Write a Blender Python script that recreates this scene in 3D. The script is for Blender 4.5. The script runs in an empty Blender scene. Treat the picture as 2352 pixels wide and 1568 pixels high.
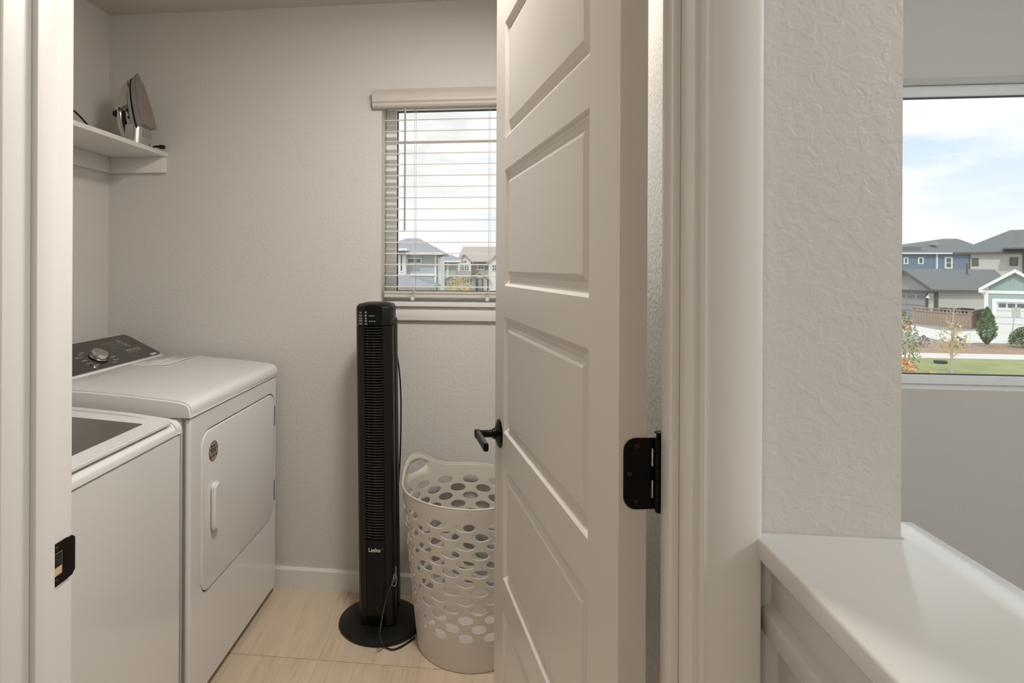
import bpy, bmesh, math, random
from mathutils import Vector, Matrix, noise
random.seed(7)
PI = math.pi
C = bpy.context.scene.collection
SC = bpy.context.scene

# ------------------------------------------------------------------ camera
EYE = 1.36
F_PX, PX, PY = 1400.0, 980.0, 613.3
YAW = math.atan(154.0 / 1400.0)
ROLL = 0.0045
cam_d = bpy.data.cameras.new('camera')
cam = bpy.data.objects.new('camera', cam_d); C.objects.link(cam)
cam_d.sensor_width = 36.0
cam_d.lens = 36.0 * F_PX / 2352.0
cam_d.shift_x = (1176.0 - PX) / 2352.0
cam_d.shift_y = -(784.0 - PY) / 2352.0
cam_d.clip_start = 0.02; cam_d.clip_end = 500
cam.matrix_world = (Matrix.Translation((0, 0, EYE)) @ Matrix.Rotation(YAW, 4, 'Z')
                    @ Matrix.Rotation(PI / 2, 4, 'X') @ Matrix.Rotation(ROLL, 4, 'Z'))
SC.camera = cam

def ray(px, py):
    u0, v0 = px - PX, py - PY
    u = u0 * math.cos(ROLL) + v0 * math.sin(ROLL)
    v = -u0 * math.sin(ROLL) + v0 * math.cos(ROLL)
    u /= F_PX; v /= F_PX
    return Vector((-math.sin(YAW) + u * math.cos(YAW), math.cos(YAW) + u * math.sin(YAW), -v))
def at(px, py, Y):
    r = ray(px, py); t = Y / r.y
    return Vector((r.x * t, Y, EYE + r.z * t))
def on(px, py, z):
    r = ray(px, py); t = (z - EYE) / r.z
    return Vector((r.x * t, r.y * t, z))
def sl(px, py=616):
    r = ray(px, py); return r.x / r.y

# ------------------------------------------------------------------ world, sun, lamps, exposure
w = bpy.data.worlds.new('sky'); SC.world = w; w.use_nodes = True
nt = w.node_tree; nt.nodes.clear()
N = nt.nodes.new; L = nt.links.new
out = N('ShaderNodeOutputWorld'); bg = N('ShaderNodeBackground')
tc = N('ShaderNodeTexCoord'); mp = N('ShaderNodeMapping'); mp.inputs['Scale'].default_value = (1.0, 1.0, 3.2)
mp.inputs['Location'].default_value = (3.3, 1.2, 0.9)
n1 = N('ShaderNodeTexNoise'); n1.inputs['Scale'].default_value = 3.4; n1.inputs['Detail'].default_value = 7; n1.inputs['Roughness'].default_value = 0.55
cr = N('ShaderNodeValToRGB')
cr.color_ramp.elements[0].position = 0.38; cr.color_ramp.elements[0].color = (0.37, 0.435, 0.525, 1)
cr.color_ramp.elements[1].position = 0.50; cr.color_ramp.elements[1].color = (0.57, 0.575, 0.575, 1)
e = cr.color_ramp.elements.new(0.58); e.color = (0.47, 0.475, 0.47, 1)
e = cr.color_ramp.elements.new(0.66); e.color = (0.575, 0.58, 0.57, 1)
L(tc.outputs['Generated'], mp.inputs['Vector']); L(mp.outputs[0], n1.inputs['Vector']); L(n1.outputs['Fac'], cr.inputs['Fac'])
sx = N('ShaderNodeSeparateXYZ'); L(tc.outputs['Generated'], sx.inputs[0])
mr = N('ShaderNodeMapRange'); mr.inputs[1].default_value = 0.0; mr.inputs[2].default_value = 0.16
L(sx.outputs['Z'], mr.inputs[0])
mx = N('ShaderNodeMixRGB'); mx.inputs[1].default_value = (0.535, 0.54, 0.54, 1); L(mr.outputs[0], mx.inputs[0]); L(cr.outputs[0], mx.inputs[2])
L(mx.outputs[0], bg.inputs['Color']); bg.inputs['Strength'].default_value = 2.0
L(bg.outputs[0], out.inputs['Surface'])

def lamp(kind, name, loc, energy, color, **k):
    d = bpy.data.lights.new(name, kind); o = bpy.data.objects.new(name, d); C.objects.link(o)
    o.location = loc; d.energy = energy; d.color = color
    for a, b in k.items(): setattr(d, a, b)
    return o
sun = lamp('SUN', 'sun', (0, -5, 20), 1.3, (1.0, 0.96, 0.9), angle=0.03)
sun.rotation_euler = (math.radians(48), 0, math.radians(-28))
lamp('AREA', 'laundry_ceiling_lamp', (-0.04, 1.36, 2.42), 22, (1.0, 0.965, 0.905), shape='DISK', size=0.30)
lamp('POINT', 'stair_pendant_lamp', (1.80, 0.05, 2.20), 52, (0.93, 0.985, 1.0), shadow_soft_size=0.16)
lamp('AREA', 'hall_ceiling_lamp', (-1.00, -1.10, 2.42), 13, (1.0, 0.90, 0.78), shape='DISK', size=0.4)
SC.view_settings.view_transform = 'Standard'; SC.view_settings.look = 'None'
SC.view_settings.gamma = 1.0; SC.view_settings.exposure = 0.09; SC.view_settings.use_curve_mapping = False

# ------------------------------------------------------------------ materials
MATS = {}
def s2l(c): return tuple(((x / 255 + 0.055) / 1.055) ** 2.4 if x / 255 > 0.04045 else x / 255 / 12.92 for x in c)
def mat(name, col, rough=0.5, metal=0.0, noise_amt=0.0, noise_scale=8.0, bump=None, stripes=None, coat=0.0, stretch=None, emit=None, lin=False, grain=None, spec=None):
    m = bpy.data.materials.new(name); m.use_nodes = True; t = m.node_tree; b = t.nodes['Principled BSDF']
    col = tuple(col) if lin else s2l(col)
    b.inputs['Base Color'].default_value = (*col, 1); b.inputs['Roughness'].default_value = rough; b.inputs['Metallic'].default_value = metal
    if spec is not None: b.inputs['Specular IOR Level'].default_value = spec
    if coat: b.inputs['Coat Weight'].default_value = coat; b.inputs['Coat Roughness'].default_value = 0.08
    tcn = t.nodes.new('ShaderNodeTexCoord')
    vec = tcn.outputs['Object']
    if noise_amt:
        n = t.nodes.new('ShaderNodeTexNoise'); n.inputs['Scale'].default_value = noise_scale; n.inputs['Detail'].default_value = 5
        v = vec
        if stretch:
            mpn = t.nodes.new('ShaderNodeMapping'); mpn.inputs['Scale'].default_value = stretch; t.links.new(vec, mpn.inputs['Vector']); v = mpn.outputs[0]
        t.links.new(v, n.inputs['Vector'])
        r = t.nodes.new('ShaderNodeValToRGB'); r.color_ramp.elements[0].position = 0.32; r.color_ramp.elements[1].position = 0.68
        r.color_ramp.elements[0].color = (*[max(0, x * (1 - noise_amt)) for x in col], 1)
        r.color_ramp.elements[1].color = (*[min(1, x * (1 + noise_amt)) for x in col], 1)
        t.links.new(n.outputs['Fac'], r.inputs['Fac']); last = r.outputs[0]
        if grain:
            n2 = t.nodes.new('ShaderNodeTexNoise'); n2.inputs['Scale'].default_value = grain[0]; n2.inputs['Detail'].default_value = 6
            mp2 = t.nodes.new('ShaderNodeMapping'); mp2.inputs['Scale'].default_value = grain[1]; t.links.new(vec, mp2.inputs['Vector']); t.links.new(mp2.outputs[0], n2.inputs['Vector'])
            r2 = t.nodes.new('ShaderNodeValToRGB'); r2.color_ramp.elements[0].position = 0.34; r2.color_ramp.elements[1].position = 0.46
            r2.color_ramp.elements[0].color = (*grain[2], 1); r2.color_ramp.elements[1].color = (1, 1, 1, 1)
            t.links.new(n2.outputs['Fac'], r2.inputs['Fac'])
            mm = t.nodes.new('ShaderNodeMixRGB'); mm.blend_type = 'MULTIPLY'; mm.inputs[0].default_value = 1
            t.links.new(last, mm.inputs[1]); t.links.new(r2.outputs[0], mm.inputs[2]); last = mm.outputs[0]
        t.links.new(last, b.inputs['Base Color'])
    if stripes:   # (axis, period, dark factor, width) thin dark lines: courses too fine to build
        ax, per, dk, wd = stripes
        s = t.nodes.new('ShaderNodeSeparateXYZ'); t.links.new(vec, s.inputs[0])
        d = t.nodes.new('ShaderNodeMath'); d.operation = 'DIVIDE'; d.inputs[1].default_value = per; t.links.new(s.outputs['XYZ'.index(ax)], d.inputs[0])
        f = t.nodes.new('ShaderNodeMath'); f.operation = 'FRACT'; t.links.new(d.outputs[0], f.inputs[0])
        g = t.nodes.new('ShaderNodeMath'); g.operation = 'LESS_THAN'; g.inputs[1].default_value = wd; t.links.new(f.outputs[0], g.inputs[0])
        m2 = t.nodes.new('ShaderNodeMixRGB'); m2.inputs[2].default_value = (*[x * dk for x in col], 1)
        src = b.inputs['Base Color'].links[0].from_socket if b.inputs['Base Color'].links else None
        if src: t.links.new(src, m2.inputs[1])
        else: m2.inputs[1].default_value = (*col, 1)
        t.links.new(g.outputs[0], m2.inputs[0]); t.links.new(m2.outputs[0], b.inputs['Base Color'])
    if bump:
        kind, sc, dist = bump[:3]
        bn = t.nodes.new('ShaderNodeBump'); bn.inputs['Distance'].default_value = dist; bn.inputs['Strength'].default_value = 1.0
        n = t.nodes.new('ShaderNodeTexNoise'); n.inputs['Scale'].default_value = sc; n.inputs['Detail'].default_value = 2.5; n.inputs['Roughness'].default_value = 0.45
        n.inputs['Distortion'].default_value = 0.5 if kind == 'knock' else 0.0
        t.links.new(vec, n.inputs['Vector'])
        h = n.outputs['Fac']
        if kind == 'knock':
            r = t.nodes.new('ShaderNodeValToRGB'); r.color_ramp.elements[0].position = 0.40; r.color_ramp.elements[1].position = 0.62
            r.color_ramp.interpolation = 'EASE'; t.links.new(h, r.inputs['Fac'])
            n3 = t.nodes.new('ShaderNodeTexNoise'); n3.inputs['Scale'].default_value = sc * 4; t.links.new(vec, n3.inputs['Vector'])
            ad = t.nodes.new('ShaderNodeMath'); ad.operation = 'MULTIPLY_ADD'; ad.inputs[1].default_value = 0.25
            t.links.new(n3.outputs['Fac'], ad.inputs[0]); t.links.new(r.outputs[0], ad.inputs[2]); h = ad.outputs[0]
        t.links.new(h, bn.inputs['Height']); t.links.new(bn.outputs[0], b.inputs['Normal'])
    if emit: b.inputs['Emission Color'].default_value = (*s2l(emit[0]), 1); b.inputs['Emission Strength'].default_value = emit[1]
    MATS[name] = m; return m

WALL = (210, 206, 201)
mat('wall_paint', WALL, 0.55, bump=('peel', 120, 0.0014))
mat('wall_knockdown', WALL, 0.5, bump=('knock', 88, 0.00020))
mat('wall_gloss', WALL, 0.22, bump=('knock', 110, 0.00045), spec=1.0)
mat('ceiling_paint', (200, 194, 186), 0.8, bump=('peel', 90, 0.002))
mat('trim_white', (226, 223, 219), 0.30)
mat('jamb_white', (226, 222, 217), 0.32)
mat('door_white', (220, 214, 206), 0.27)
mat('cap_white', (226, 223, 219), 0.16, bump=('peel', 160, 0.00008), spec=0.6)
mat('shelf_white', (224, 221, 216), 0.45)
mat('tile', (212, 193, 169), 0.42, noise_amt=0.07, noise_scale=2.2, stretch=(9, 1.0, 1), grain=(7.0, (14, 0.8, 1), (0.91, 0.86, 0.80)), bump=('peel', 60, 0.0003))
mat('grout', (212, 197, 176), 0.8)
mat('hall_carpet', (184, 174, 160), 0.95, noise_amt=0.15, noise_scale=200, bump=('peel', 300, 0.003))
mat('appliance', (232, 231, 230), 0.14, coat=0.4)
mat('appliance_side', (226, 226, 226), 0.2)
mat('smoked_glass', (62, 58, 54), 0.06, coat=0.5)
mat('console_glass', (44, 37, 32), 0.09, coat=0.4)
mat('chrome', (215, 212, 208), 0.12, 1.0)
mat('brushed', (200, 198, 194), 0.25, 1.0)
mat('dark_steel', (95, 98, 98), 0.4, 1.0)
mat('print_white', (205, 202, 196), 0.6)
mat('print_grey', (140, 136, 130), 0.6)
mat('sticker_tan', (158, 147, 134), 0.45)
mat('sticker_red', (120, 55, 45), 0.5)
mat('print_black', (30, 28, 30), 0.6)
mat('dark_gap', (28, 26, 24), 0.9)
mat('fan_black', (17, 13, 10), 0.42, noise_amt=0.12, noise_scale=900, bump=('peel', 700, 0.0002), spec=0.4)
mat('fan_gloss', (4, 4, 5), 0.16, spec=0.3)
mat('fan_slat', (66, 61, 56), 0.2)
mat('fan_dark', (6, 6, 6), 0.8)
mat('button_grey', (120, 115, 104), 0.5)
mat('cord_black', (16, 14, 13), 0.4)
mat('basket', (208, 201, 191), 0.42)
mat('bronze', (16, 12, 10), 0.28, 0.6)
mat('bronze_screw', (70, 48, 32), 0.3, 0.9)
mat('raw_wood', (214, 182, 146), 0.7, noise_amt=0.1, noise_scale=60)
mat('iron_sole', (172, 162, 152), 0.36, 0.85, noise_amt=0.12, noise_scale=40)
mat('iron_silver', (190, 186, 180), 0.22, 0.9)
mat('iron_grey', (150, 152, 152), 0.3, 0.3)
mat('brass', (190, 130, 70), 0.3, 1.0)
mat('vinyl', (236, 238, 237), 0.35)
mat('gasket', (70, 80, 86), 0.6)
mat('blind_white', (228, 222, 214), 0.45)
mat('valance', (203, 195, 187), 0.5)
mat('clear_cord', (205, 205, 200), 0.4)
mat('wand', (170, 166, 168), 0.2)
g = bpy.data.materials.new('glass'); g.use_nodes = True; t = g.node_tree; t.nodes.clear()
o_ = t.nodes.new('ShaderNodeOutputMaterial'); tr = t.nodes.new('ShaderNodeBsdfTransparent'); gl = t.nodes.new('ShaderNodeBsdfGlossy'); ms = t.nodes.new('ShaderNodeMixShader')
gl.inputs['Roughness'].default_value = 0.0; tr.inputs['Color'].default_value = (0.97, 0.985, 0.98, 1)
ms.inputs[0].default_value = 0.05; t.links.new(tr.outputs[0], ms.inputs[1]); t.links.new(gl.outputs[0], ms.inputs[2]); t.links.new(ms.outputs[0], o_.inputs[0])
MATS['glass'] = g
# outdoors
mat('siding_blue', (122, 142, 160), 0.7, stripes=('Z', 0.19, 0.8, 0.12))
mat('siding_beige', (212, 210, 199), 0.7, stripes=('Z', 0.19, 0.82, 0.12))
mat('siding_teal', (166, 184, 182), 0.7, stripes=('Z', 0.19, 0.85, 0.12))
mat('batten_teal', (162, 184, 178), 0.7)
mat('siding_grey', (186, 192, 194), 0.7, stripes=('Z', 0.16, 0.85, 0.12))
mat('siding_white', (236, 232, 226), 0.7, stripes=('Z', 0.2, 0.88, 0.1))
mat('siding_sage', (196, 200, 190), 0.7, stripes=('Z', 0.17, 0.86, 0.12))
mat('shingle_wall', (165, 165, 162), 0.8, noise_amt=0.06, noise_scale=20)
mat('roof_slate', (118, 122, 122), 0.85, noise_amt=0.16, noise_scale=9, stretch=(0.5, 1, 2.5), stripes=('Z', 0.14, 0.88, 0.2))
mat('roof_pale', (158, 162, 166), 0.85, noise_amt=0.12, noise_scale=9, stretch=(0.5, 1, 2.5))
mat('roof_tan', (186, 174, 166), 0.85, noise_amt=0.09, noise_scale=9, stretch=(0.5, 1, 2.5))
mat('out_white', (240, 240, 238), 0.6)
mat('out_brown', (98, 92, 86), 0.6)
mat('garage_white', (224, 226, 226), 0.6)
mat('garage_grey', (158, 158, 158), 0.6)
mat('pane_dark', (98, 112, 108), 0.15)
mat('stone', (205, 196, 188), 0.9, noise_amt=0.25, noise_scale=6)
mat('fence_wood', (172, 152, 138), 0.8, noise_amt=0.14, noise_scale=3, stretch=(4, 4, 0.4))
mat('grass', (160, 164, 112), 0.95, noise_amt=0.14, noise_scale=1.2, bump=('peel', 8, 0.05))
mat('mulch', (172, 146, 124), 0.95, noise_amt=0.25, noise_scale=5)
mat('gravel', (165, 160, 156), 0.95, noise_amt=0.2, noise_scale=8)
mat('concrete', (228, 224, 218), 0.9, noise_amt=0.04, noise_scale=0.5)
mat('leaf_green', (112, 136, 92), 0.8, noise_amt=0.35, noise_scale=6)
mat('leaf_olive', (150, 160, 124), 0.8, noise_amt=0.3, noise_scale=6)
mat('leaf_yellow', (214, 196, 130), 0.8, noise_amt=0.25, noise_scale=6)
mat('leaf_orange', (222, 178, 134), 0.8, noise_amt=0.2, noise_scale=6)
mat('leaf_plum', (128, 106, 108), 0.8)
mat('bark_pale', (190, 180, 168), 0.9)
mat('car_dark', (48, 54, 62), 0.2, 0.3)
mat('utility_green', (50, 62, 62), 0.6)
mat('sign_back', (205, 205, 200), 0.5)
mat('orange_hydrant', (226, 160, 130), 0.5)

# ------------------------------------------------------------------ helpers
def tag(o, label=None, cat=None, group=None, kind=None):
    if label: o['label'] = label
    if cat: o['category'] = cat
    if group: o['group'] = group
    if kind: o['kind'] = kind
    return o
def link(name, me, m, parent=None, smooth=False, angle=None):
    o = bpy.data.objects.new(name, me); C.objects.link(o)
    if m and not me.materials: me.materials.append(MATS[m])
    if smooth:
        for p in me.polygons: p.use_smooth = True
        if angle is not None: me.set_sharp_from_angle(angle=math.radians(angle))
    if parent: o.parent = parent
    return o
def empty(name, label=None, cat=None, group=None, loc=(0, 0, 0), rot=(0, 0, 0), kind=None):
    o = bpy.data.objects.new(name, None); C.objects.link(o); o.empty_display_size = 0.05
    o.location = loc; o.rotation_euler = rot
    return tag(o, label, cat, group, kind)
def bm_done(bm, name, m, parent=None, smooth=False, angle=35, norm=True):
    if norm: bmesh.ops.recalc_face_normals(bm, faces=bm.faces)
    me = bpy.data.meshes.new(name); bm.to_mesh(me); bm.free()
    return link(name, me, m, parent, smooth, angle)
def add_box(bm, lo, hi, mtx=None):
    vs = [bm.verts.new((x, y, z)) for x in (lo[0], hi[0]) for y in (lo[1], hi[1]) for z in (lo[2], hi[2])]
    for f in ((0, 1, 3, 2), (4, 6, 7, 5), (0, 4, 5, 1), (2, 3, 7, 6), (0, 2, 6, 4), (1, 5, 7, 3)):
        bm.faces.new([vs[i] for i in f])
    if mtx: bmesh.ops.transform(bm, matrix=mtx, verts=vs)
    return vs
def box(name, lo, hi, m, parent=None, bev=0.0, seg=2, axis=None):
    bm = bmesh.new(); add_box(bm, lo, hi)
    if bev:
        es = list(bm.edges)
        if axis is not None: es = [e for e in es if abs((e.verts[0].co - e.verts[1].co).normalized()[axis]) > 0.9]
        bmesh.ops.bevel(bm, geom=es, offset=bev, segments=seg, affect='EDGES', profile=0.5)
    return bm_done(bm, name, m, parent, bool(bev), 40)
def add_prism(bm, pts, d0, d1, fn):
    """polygon pts (u,v) extruded over depth d0..d1; fn(u,v,d)->xyz"""
    a = [bm.verts.new(fn(u, v, d0)) for u, v in pts]; b = [bm.verts.new(fn(u, v, d1)) for u, v in pts]
    bm.faces.new(a); bm.faces.new(b[::-1]); n = len(pts)
    for i in range(n): bm.faces.new((a[i], a[(i + 1) % n], b[(i + 1) % n], b[i]))
    return a + b
XZ = lambda u, v, d: (u, d, v)     # profile in XZ, depth along Y
YZ = lambda u, v, d: (d, u, v)     # profile in YZ, depth along X
XY = lambda u, v, d: (u, v, d)
def prism(name, pts, d0, d1, fn, m, parent=None, bev=0.0, seg=2, smooth=False, angle=35, bang=50):
    bm = bmesh.new(); add_prism(bm, pts, d0, d1, fn)
    if bev:
        bmesh.ops.recalc_face_normals(bm, faces=bm.faces)
        es = [e for e in bm.edges if e.calc_face_angle(0) > math.radians(bang)]
        bmesh.ops.bevel(bm, geom=es, offset=bev, segments=seg, affect='EDGES', profile=0.5, clamp_overlap=True)
    return bm_done(bm, name, m, parent, smooth or bool(bev), angle)
def add_tube(bm, pts, r, seg=8, cap=True, radii=None):
    pts = [Vector(p) for p in pts]; rings = []
    up = Vector((0, 0, 1))
    t0 = (pts[1] - pts[0]).normalized()
    nrm = t0.cross(up) if abs(t0.dot(up)) < 0.95 else t0.cross(Vector((1, 0, 0))); nrm.normalize()
    for i, p in enumerate(pts):
        t_ = (pts[min(i + 1, len(pts) - 1)] - pts[max(i - 1, 0)]).normalized()
        nrm = (nrm - t_ * nrm.dot(t_)); nrm.normalize(); bi = t_.cross(nrm)
        rr = radii[i] if radii else r
        rings.append([bm.verts.new(p + (nrm * math.cos(2 * PI * k / seg) + bi * math.sin(2 * PI * k / seg)) * rr) for k in range(seg)])
    for a, b in zip(rings, rings[1:]):
        for k in range(seg): bm.faces.new((a[k], a[(k + 1) % seg], b[(k + 1) % seg], b[k]))
    if cap: bm.faces.new(rings[0][::-1]); bm.faces.new(rings[-1])
def smooth_path(pts, n=8):
    pts = [Vector(p) for p in pts]; P = [pts[0]] + pts + [pts[-1]]; out = []
    for i in range(1, len(P) - 2):
        for k in range(n):
            t_ = k / n; a, b, c, d = P[i - 1], P[i], P[i + 1], P[i + 2]
            out.append(0.5 * ((2 * b) + (c - a) * t_ + (2 * a - 5 * b + 4 * c - d) * t_ ** 2 + (3 * b - a - 3 * c + d) * t_ ** 3))
    out.append(pts[-1]); return out
def tube(name, pts, r, m, parent=None, seg=8, curve=0, radii=None):
    if curve: pts = smooth_path(pts, curve)
    bm = bmesh.new(); add_tube(bm, pts, r, seg, radii=radii); return bm_done(bm, name, m, parent, True, 50)
def add_lathe(bm, prof, n=32, mtx=None):
    rings = []; allv = []
    for r, z in prof:
        if r < 1e-6: v = [bm.verts.new((0, 0, z))]
        else: v = [bm.verts.new((r * math.cos(2 * PI * k / n), r * math.sin(2 * PI * k / n), z)) for k in range(n)]
        rings.append(v); allv += v
    for a, b in zip(rings, rings[1:]):
        for k in range(n):
            k2 = (k + 1) % n
            q = [a[k] if len(a) > 1 else a[0], a[k2] if len(a) > 1 else None, b[k2] if len(b) > 1 else b[0], b[k] if len(b) > 1 else None]
            q = [x for x in q if x is not None]
            if len(q) >= 3: bm.faces.new(q)
    if mtx: bmesh.ops.transform(bm, matrix=mtx, verts=allv)
def lathe(name, prof, m, parent=None, n=32, mtx=None, angle=35):
    bm = bmesh.new(); add_lathe(bm, prof, n, mtx); return bm_done(bm, name, m, parent, True, angle)
def frame_mtx(origin, zdir, xdir=None):
    z = Vector(zdir).normalized(); x = Vector(xdir) if xdir is not None else (Vector((0, 0, 1)) if abs(z.z) < 0.9 else Vector((1, 0, 0)))
    x = (x - z * x.dot(z)).normalized(); y = z.cross(x)
    M = Matrix((x, y, z)).transposed().to_4x4(); M.translation = Vector(origin); return M
def rrect(u0, u1, v0, v1, r, n=6):
    pts = []
    for cu, cv, a0 in ((u1 - r, v1 - r, 0), (u0 + r, v1 - r, 90), (u0 + r, v0 + r, 180), (u1 - r, v0 + r, 270)):
        for k in range(n + 1):
            a = math.radians(a0 + 90 * k / n); pts.append((cu + r * math.cos(a), cv + r * math.sin(a)))
    return pts
def add_ring_plate(bm, inner, u0, u1, v0, v1, d0, d1, fn):
    """rectangular plate with a rounded-rectangular hole (inner from rrect)"""
    n = len(inner) // 4; outer = []
    for q in range(4):
        cu, cv = ((u1, v1), (u0, v1), (u0, v0), (u1, v0))[q]
        for k in range(n):
            pu, pv = inner[q * n + k]
            h = n // 2
            first = k < h; mid = (k == h)
            if mid: outer.append((cu, cv))
            elif (q in (0, 2)) == first: outer.append((cu, pv))
            else: outer.append((pu, cv))
    A = [bm.verts.new(fn(u, v, d1)) for u, v in inner]; B = [bm.verts.new(fn(u, v, d1)) for u, v in outer]
    A0 = [bm.verts.new(fn(u, v, d0)) for u, v in inner]; B0 = [bm.verts.new(fn(u, v, d0)) for u, v in outer]
    m = len(inner)
    for i in range(m):
        j = (i + 1) % m
        bm.faces.new((A[i], A[j], B[j], B[i])); bm.faces.new((B0[i], B0[j], A0[j], A0[i]))
        bm.faces.new((A0[i], A0[j], A[j], A[i])); bm.faces.new((B[i], B[j], B0[j], B0[i]))
def slab(name, us, vs, holes, d0, d1, fn, m, parent=None):
    """wall made of a grid us x vs with cells left out"""
    bm = bmesh.new(); V = {}
    def v(i, j, k):
        if (i, j, k) not in V: V[(i, j, k)] = bm.verts.new(fn(us[i], vs[j], (d0, d1)[k]))
        return V[(i, j, k)]
    nu, nv = len(us) - 1, len(vs) - 1
    solid = lambda i, j: 0 <= i < nu and 0 <= j < nv and (i, j) not in holes
    for i in range(nu):
        for j in range(nv):
            if not solid(i, j): continue
            for k in (0, 1): bm.faces.new((v(i, j, k), v(i + 1, j, k), v(i + 1, j + 1, k), v(i, j + 1, k)))
            if not solid(i - 1, j): bm.faces.new((v(i, j, 0), v(i, j + 1, 0), v(i, j + 1, 1), v(i, j, 1)))
            if not solid(i + 1, j): bm.faces.new((v(i + 1, j, 0), v(i + 1, j + 1, 0), v(i + 1, j + 1, 1), v(i + 1, j, 1)))
            if not solid(i, j - 1): bm.faces.new((v(i, j, 0), v(i + 1, j, 0), v(i + 1, j, 1), v(i, j, 1)))
            if not solid(i, j + 1): bm.faces.new((v(i, j + 1, 0), v(i + 1, j + 1, 0), v(i + 1, j + 1, 1), v(i, j + 1, 1)))
    return tag(bm_done(bm, name, m, parent), kind='structure')
def struct(o): o['kind'] = 'structure'; return o
DG = None
def text(body, size, m, mtx, parent, name='lettering', depth=0.0004, align='LEFT', shear=0.0, bold=0.0):
    cu = bpy.data.curves.new('t', 'FONT'); cu.body = body; cu.size = size; cu.extrude = depth; cu.align_x = align; cu.align_y = 'CENTER'; cu.offset = bold
    cu.resolution_u = 3
    o = bpy.data.objects.new('t', cu); C.objects.link(o)
    bpy.context.view_layer.update()
    me = bpy.data.meshes.new_from_object(o.evaluated_get(bpy.context.evaluated_depsgraph_get()))
    bpy.data.objects.remove(o); bpy.data.curves.remove(cu)
    me.transform(mtx); me.materials.clear()
    return link(name, me, m, parent)

# ------------------------------------------------------------------ the setting
D = 2.512            # inner face of the outside wall
XL, XR = -0.5634, 0.2014      # door jamb faces
YH, YL = 0.645, 0.762         # hall side and laundry side of the doorway wall
XW = -1.685                   # left wall of the laundry
ZC = 2.46
WX0, WX1, WZ0, WZ1 = -0.468, 0.112, 1.197, 2.086      # laundry window hole
VX0, VX1, VZ0, VZ1 = 1.05, 2.75, 0.905, 2.088         # stair window hole
slab('wall_back', [-1.85, WX0, WX1, VX0, VX1, 3.4], [-1.6, VZ0, WZ0, WZ1, VZ1, ZC + 0.1],
     {(1, 2), (3, 1), (3, 2), (3, 3)}, D, D + 0.16, XZ, 'wall_paint')
slab('wall_left', [YH, D], [-0.1, ZC + 0.1], set(), XW - 0.12, XW, YZ, 'wall_paint')
slab('wall_doorway', [-2.4, XL - 0.019, XR + 0.019, 0.398], [-0.1, 0.0, 2.055, ZC + 0.1], {(1, 1)}, YH, YL - 0.001, XZ, 'wall_knockdown')
slab('wall_right', [YL, D], [-1.6, ZC + 0.1], set(), 0.282, 0.398, YZ, 'wall_gloss')
slab('wall_right_stair', [-1.8, D], [-1.6, ZC + 0.1], set(), 3.2, 3.35, YZ, 'wall_paint')
slab('wall_front', [-2.4, 3.35], [-1.6, ZC + 0.1], set(), -1.8, -1.65, XZ, 'wall_paint')
slab('wall_left_hall', [-1.65, YH], [-0.1, ZC + 0.1], set(), -2.4, -2.25, YZ, 'wall_paint')
box('ceiling', (-2.4, -1.8, ZC), (3.4, D, ZC + 0.12), 'ceiling_paint'); struct(bpy.data.objects['ceiling'])
# guard half wall beside the stairs
struct(box('wall_guard', (0.285, -1.65, -0.1), (0.40, YH, 1.075), 'wall_knockdown'))
struct(prism('trim_5', [(0.285, 0.998), (0.285, 1.0755), (0.2775, 1.0755), (0.2775, 1.026), (0.268, 1.020), (0.268, 0.998)], -1.6, YH, XZ, 'trim_white', bev=0.0015, smooth=True))
struct(prism('trim_6', [(0.258, -1.62), (0.437, -1.62), (0.437, 0.690), (0.400, 0.690), (0.400, YH), (0.258, YH)], 1.076, 1.096, XY, 'cap_white', bev=0.0025, seg=3, smooth=True))
# laundry floor: base with tile pieces
fl = struct(box('floor', (-2.4, -1.65, -0.12), (0.285, D, -0.0025), 'grout'))
struct(box('floor_landing', (0.285, -1.65, -1.7), (3.35, D, -1.55), 'hall_carpet'))
tile_me = {}
GX, GY, TW, TL = -0.5945, 2.0555, 0.300, 0.610
k = 0
for i in range(-4, 4):
    for j in range(-3, 1):
        x0, x1 = GX + i * TW, GX + (i + 1) * TW; y0, y1 = GY + j * TL, GY + (j + 1) * TL
        x0 = max(x0, XW + 0.001); x1 = min(x1, 0.281); y0 = max(y0, 0.70); y1 = min(y1, D - 0.001)
        if x1 - x0 < 0.03 or y1 - y0 < 0.03: continue
        gsh = 0.0017
        bm = bmesh.new()
        cx_, cy_ = (x0 + x1) / 2, (y0 + y1) / 2
        sx_, sy_ = random.uniform(-9, 9), random.uniform(-9, 9)
        add_box(bm, (x0 + gsh - cx_, y0 + gsh - cy_, -0.0095), (x1 - gsh - cx_, y1 - gsh - cy_, 0))
        o = bm_done(bm, 'tile', 'tile', fl); o.location = (cx_, cy_, 0.0)
mt = MATS['tile'].node_tree    # vary the streaks per tile: shift texture by object random
oi = mt.nodes.new('ShaderNodeObjectInfo'); va = mt.nodes.new('ShaderNodeVectorMath'); va.operation = 'MULTIPLY_ADD'
tcx = [n for n in mt.nodes if n.type == 'TEX_COORD'][0]
va.inputs[1].default_value = (31, 17, 5)
mt.links.new(oi.outputs['Random'], va.inputs[0]); mt.links.new(tcx.outputs['Object'], va.inputs[2])
for l in list(mt.links):
    if l.from_node == tcx and l.to_node != va: mt.links.new(va.outputs[0], l.to_socket)
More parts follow.
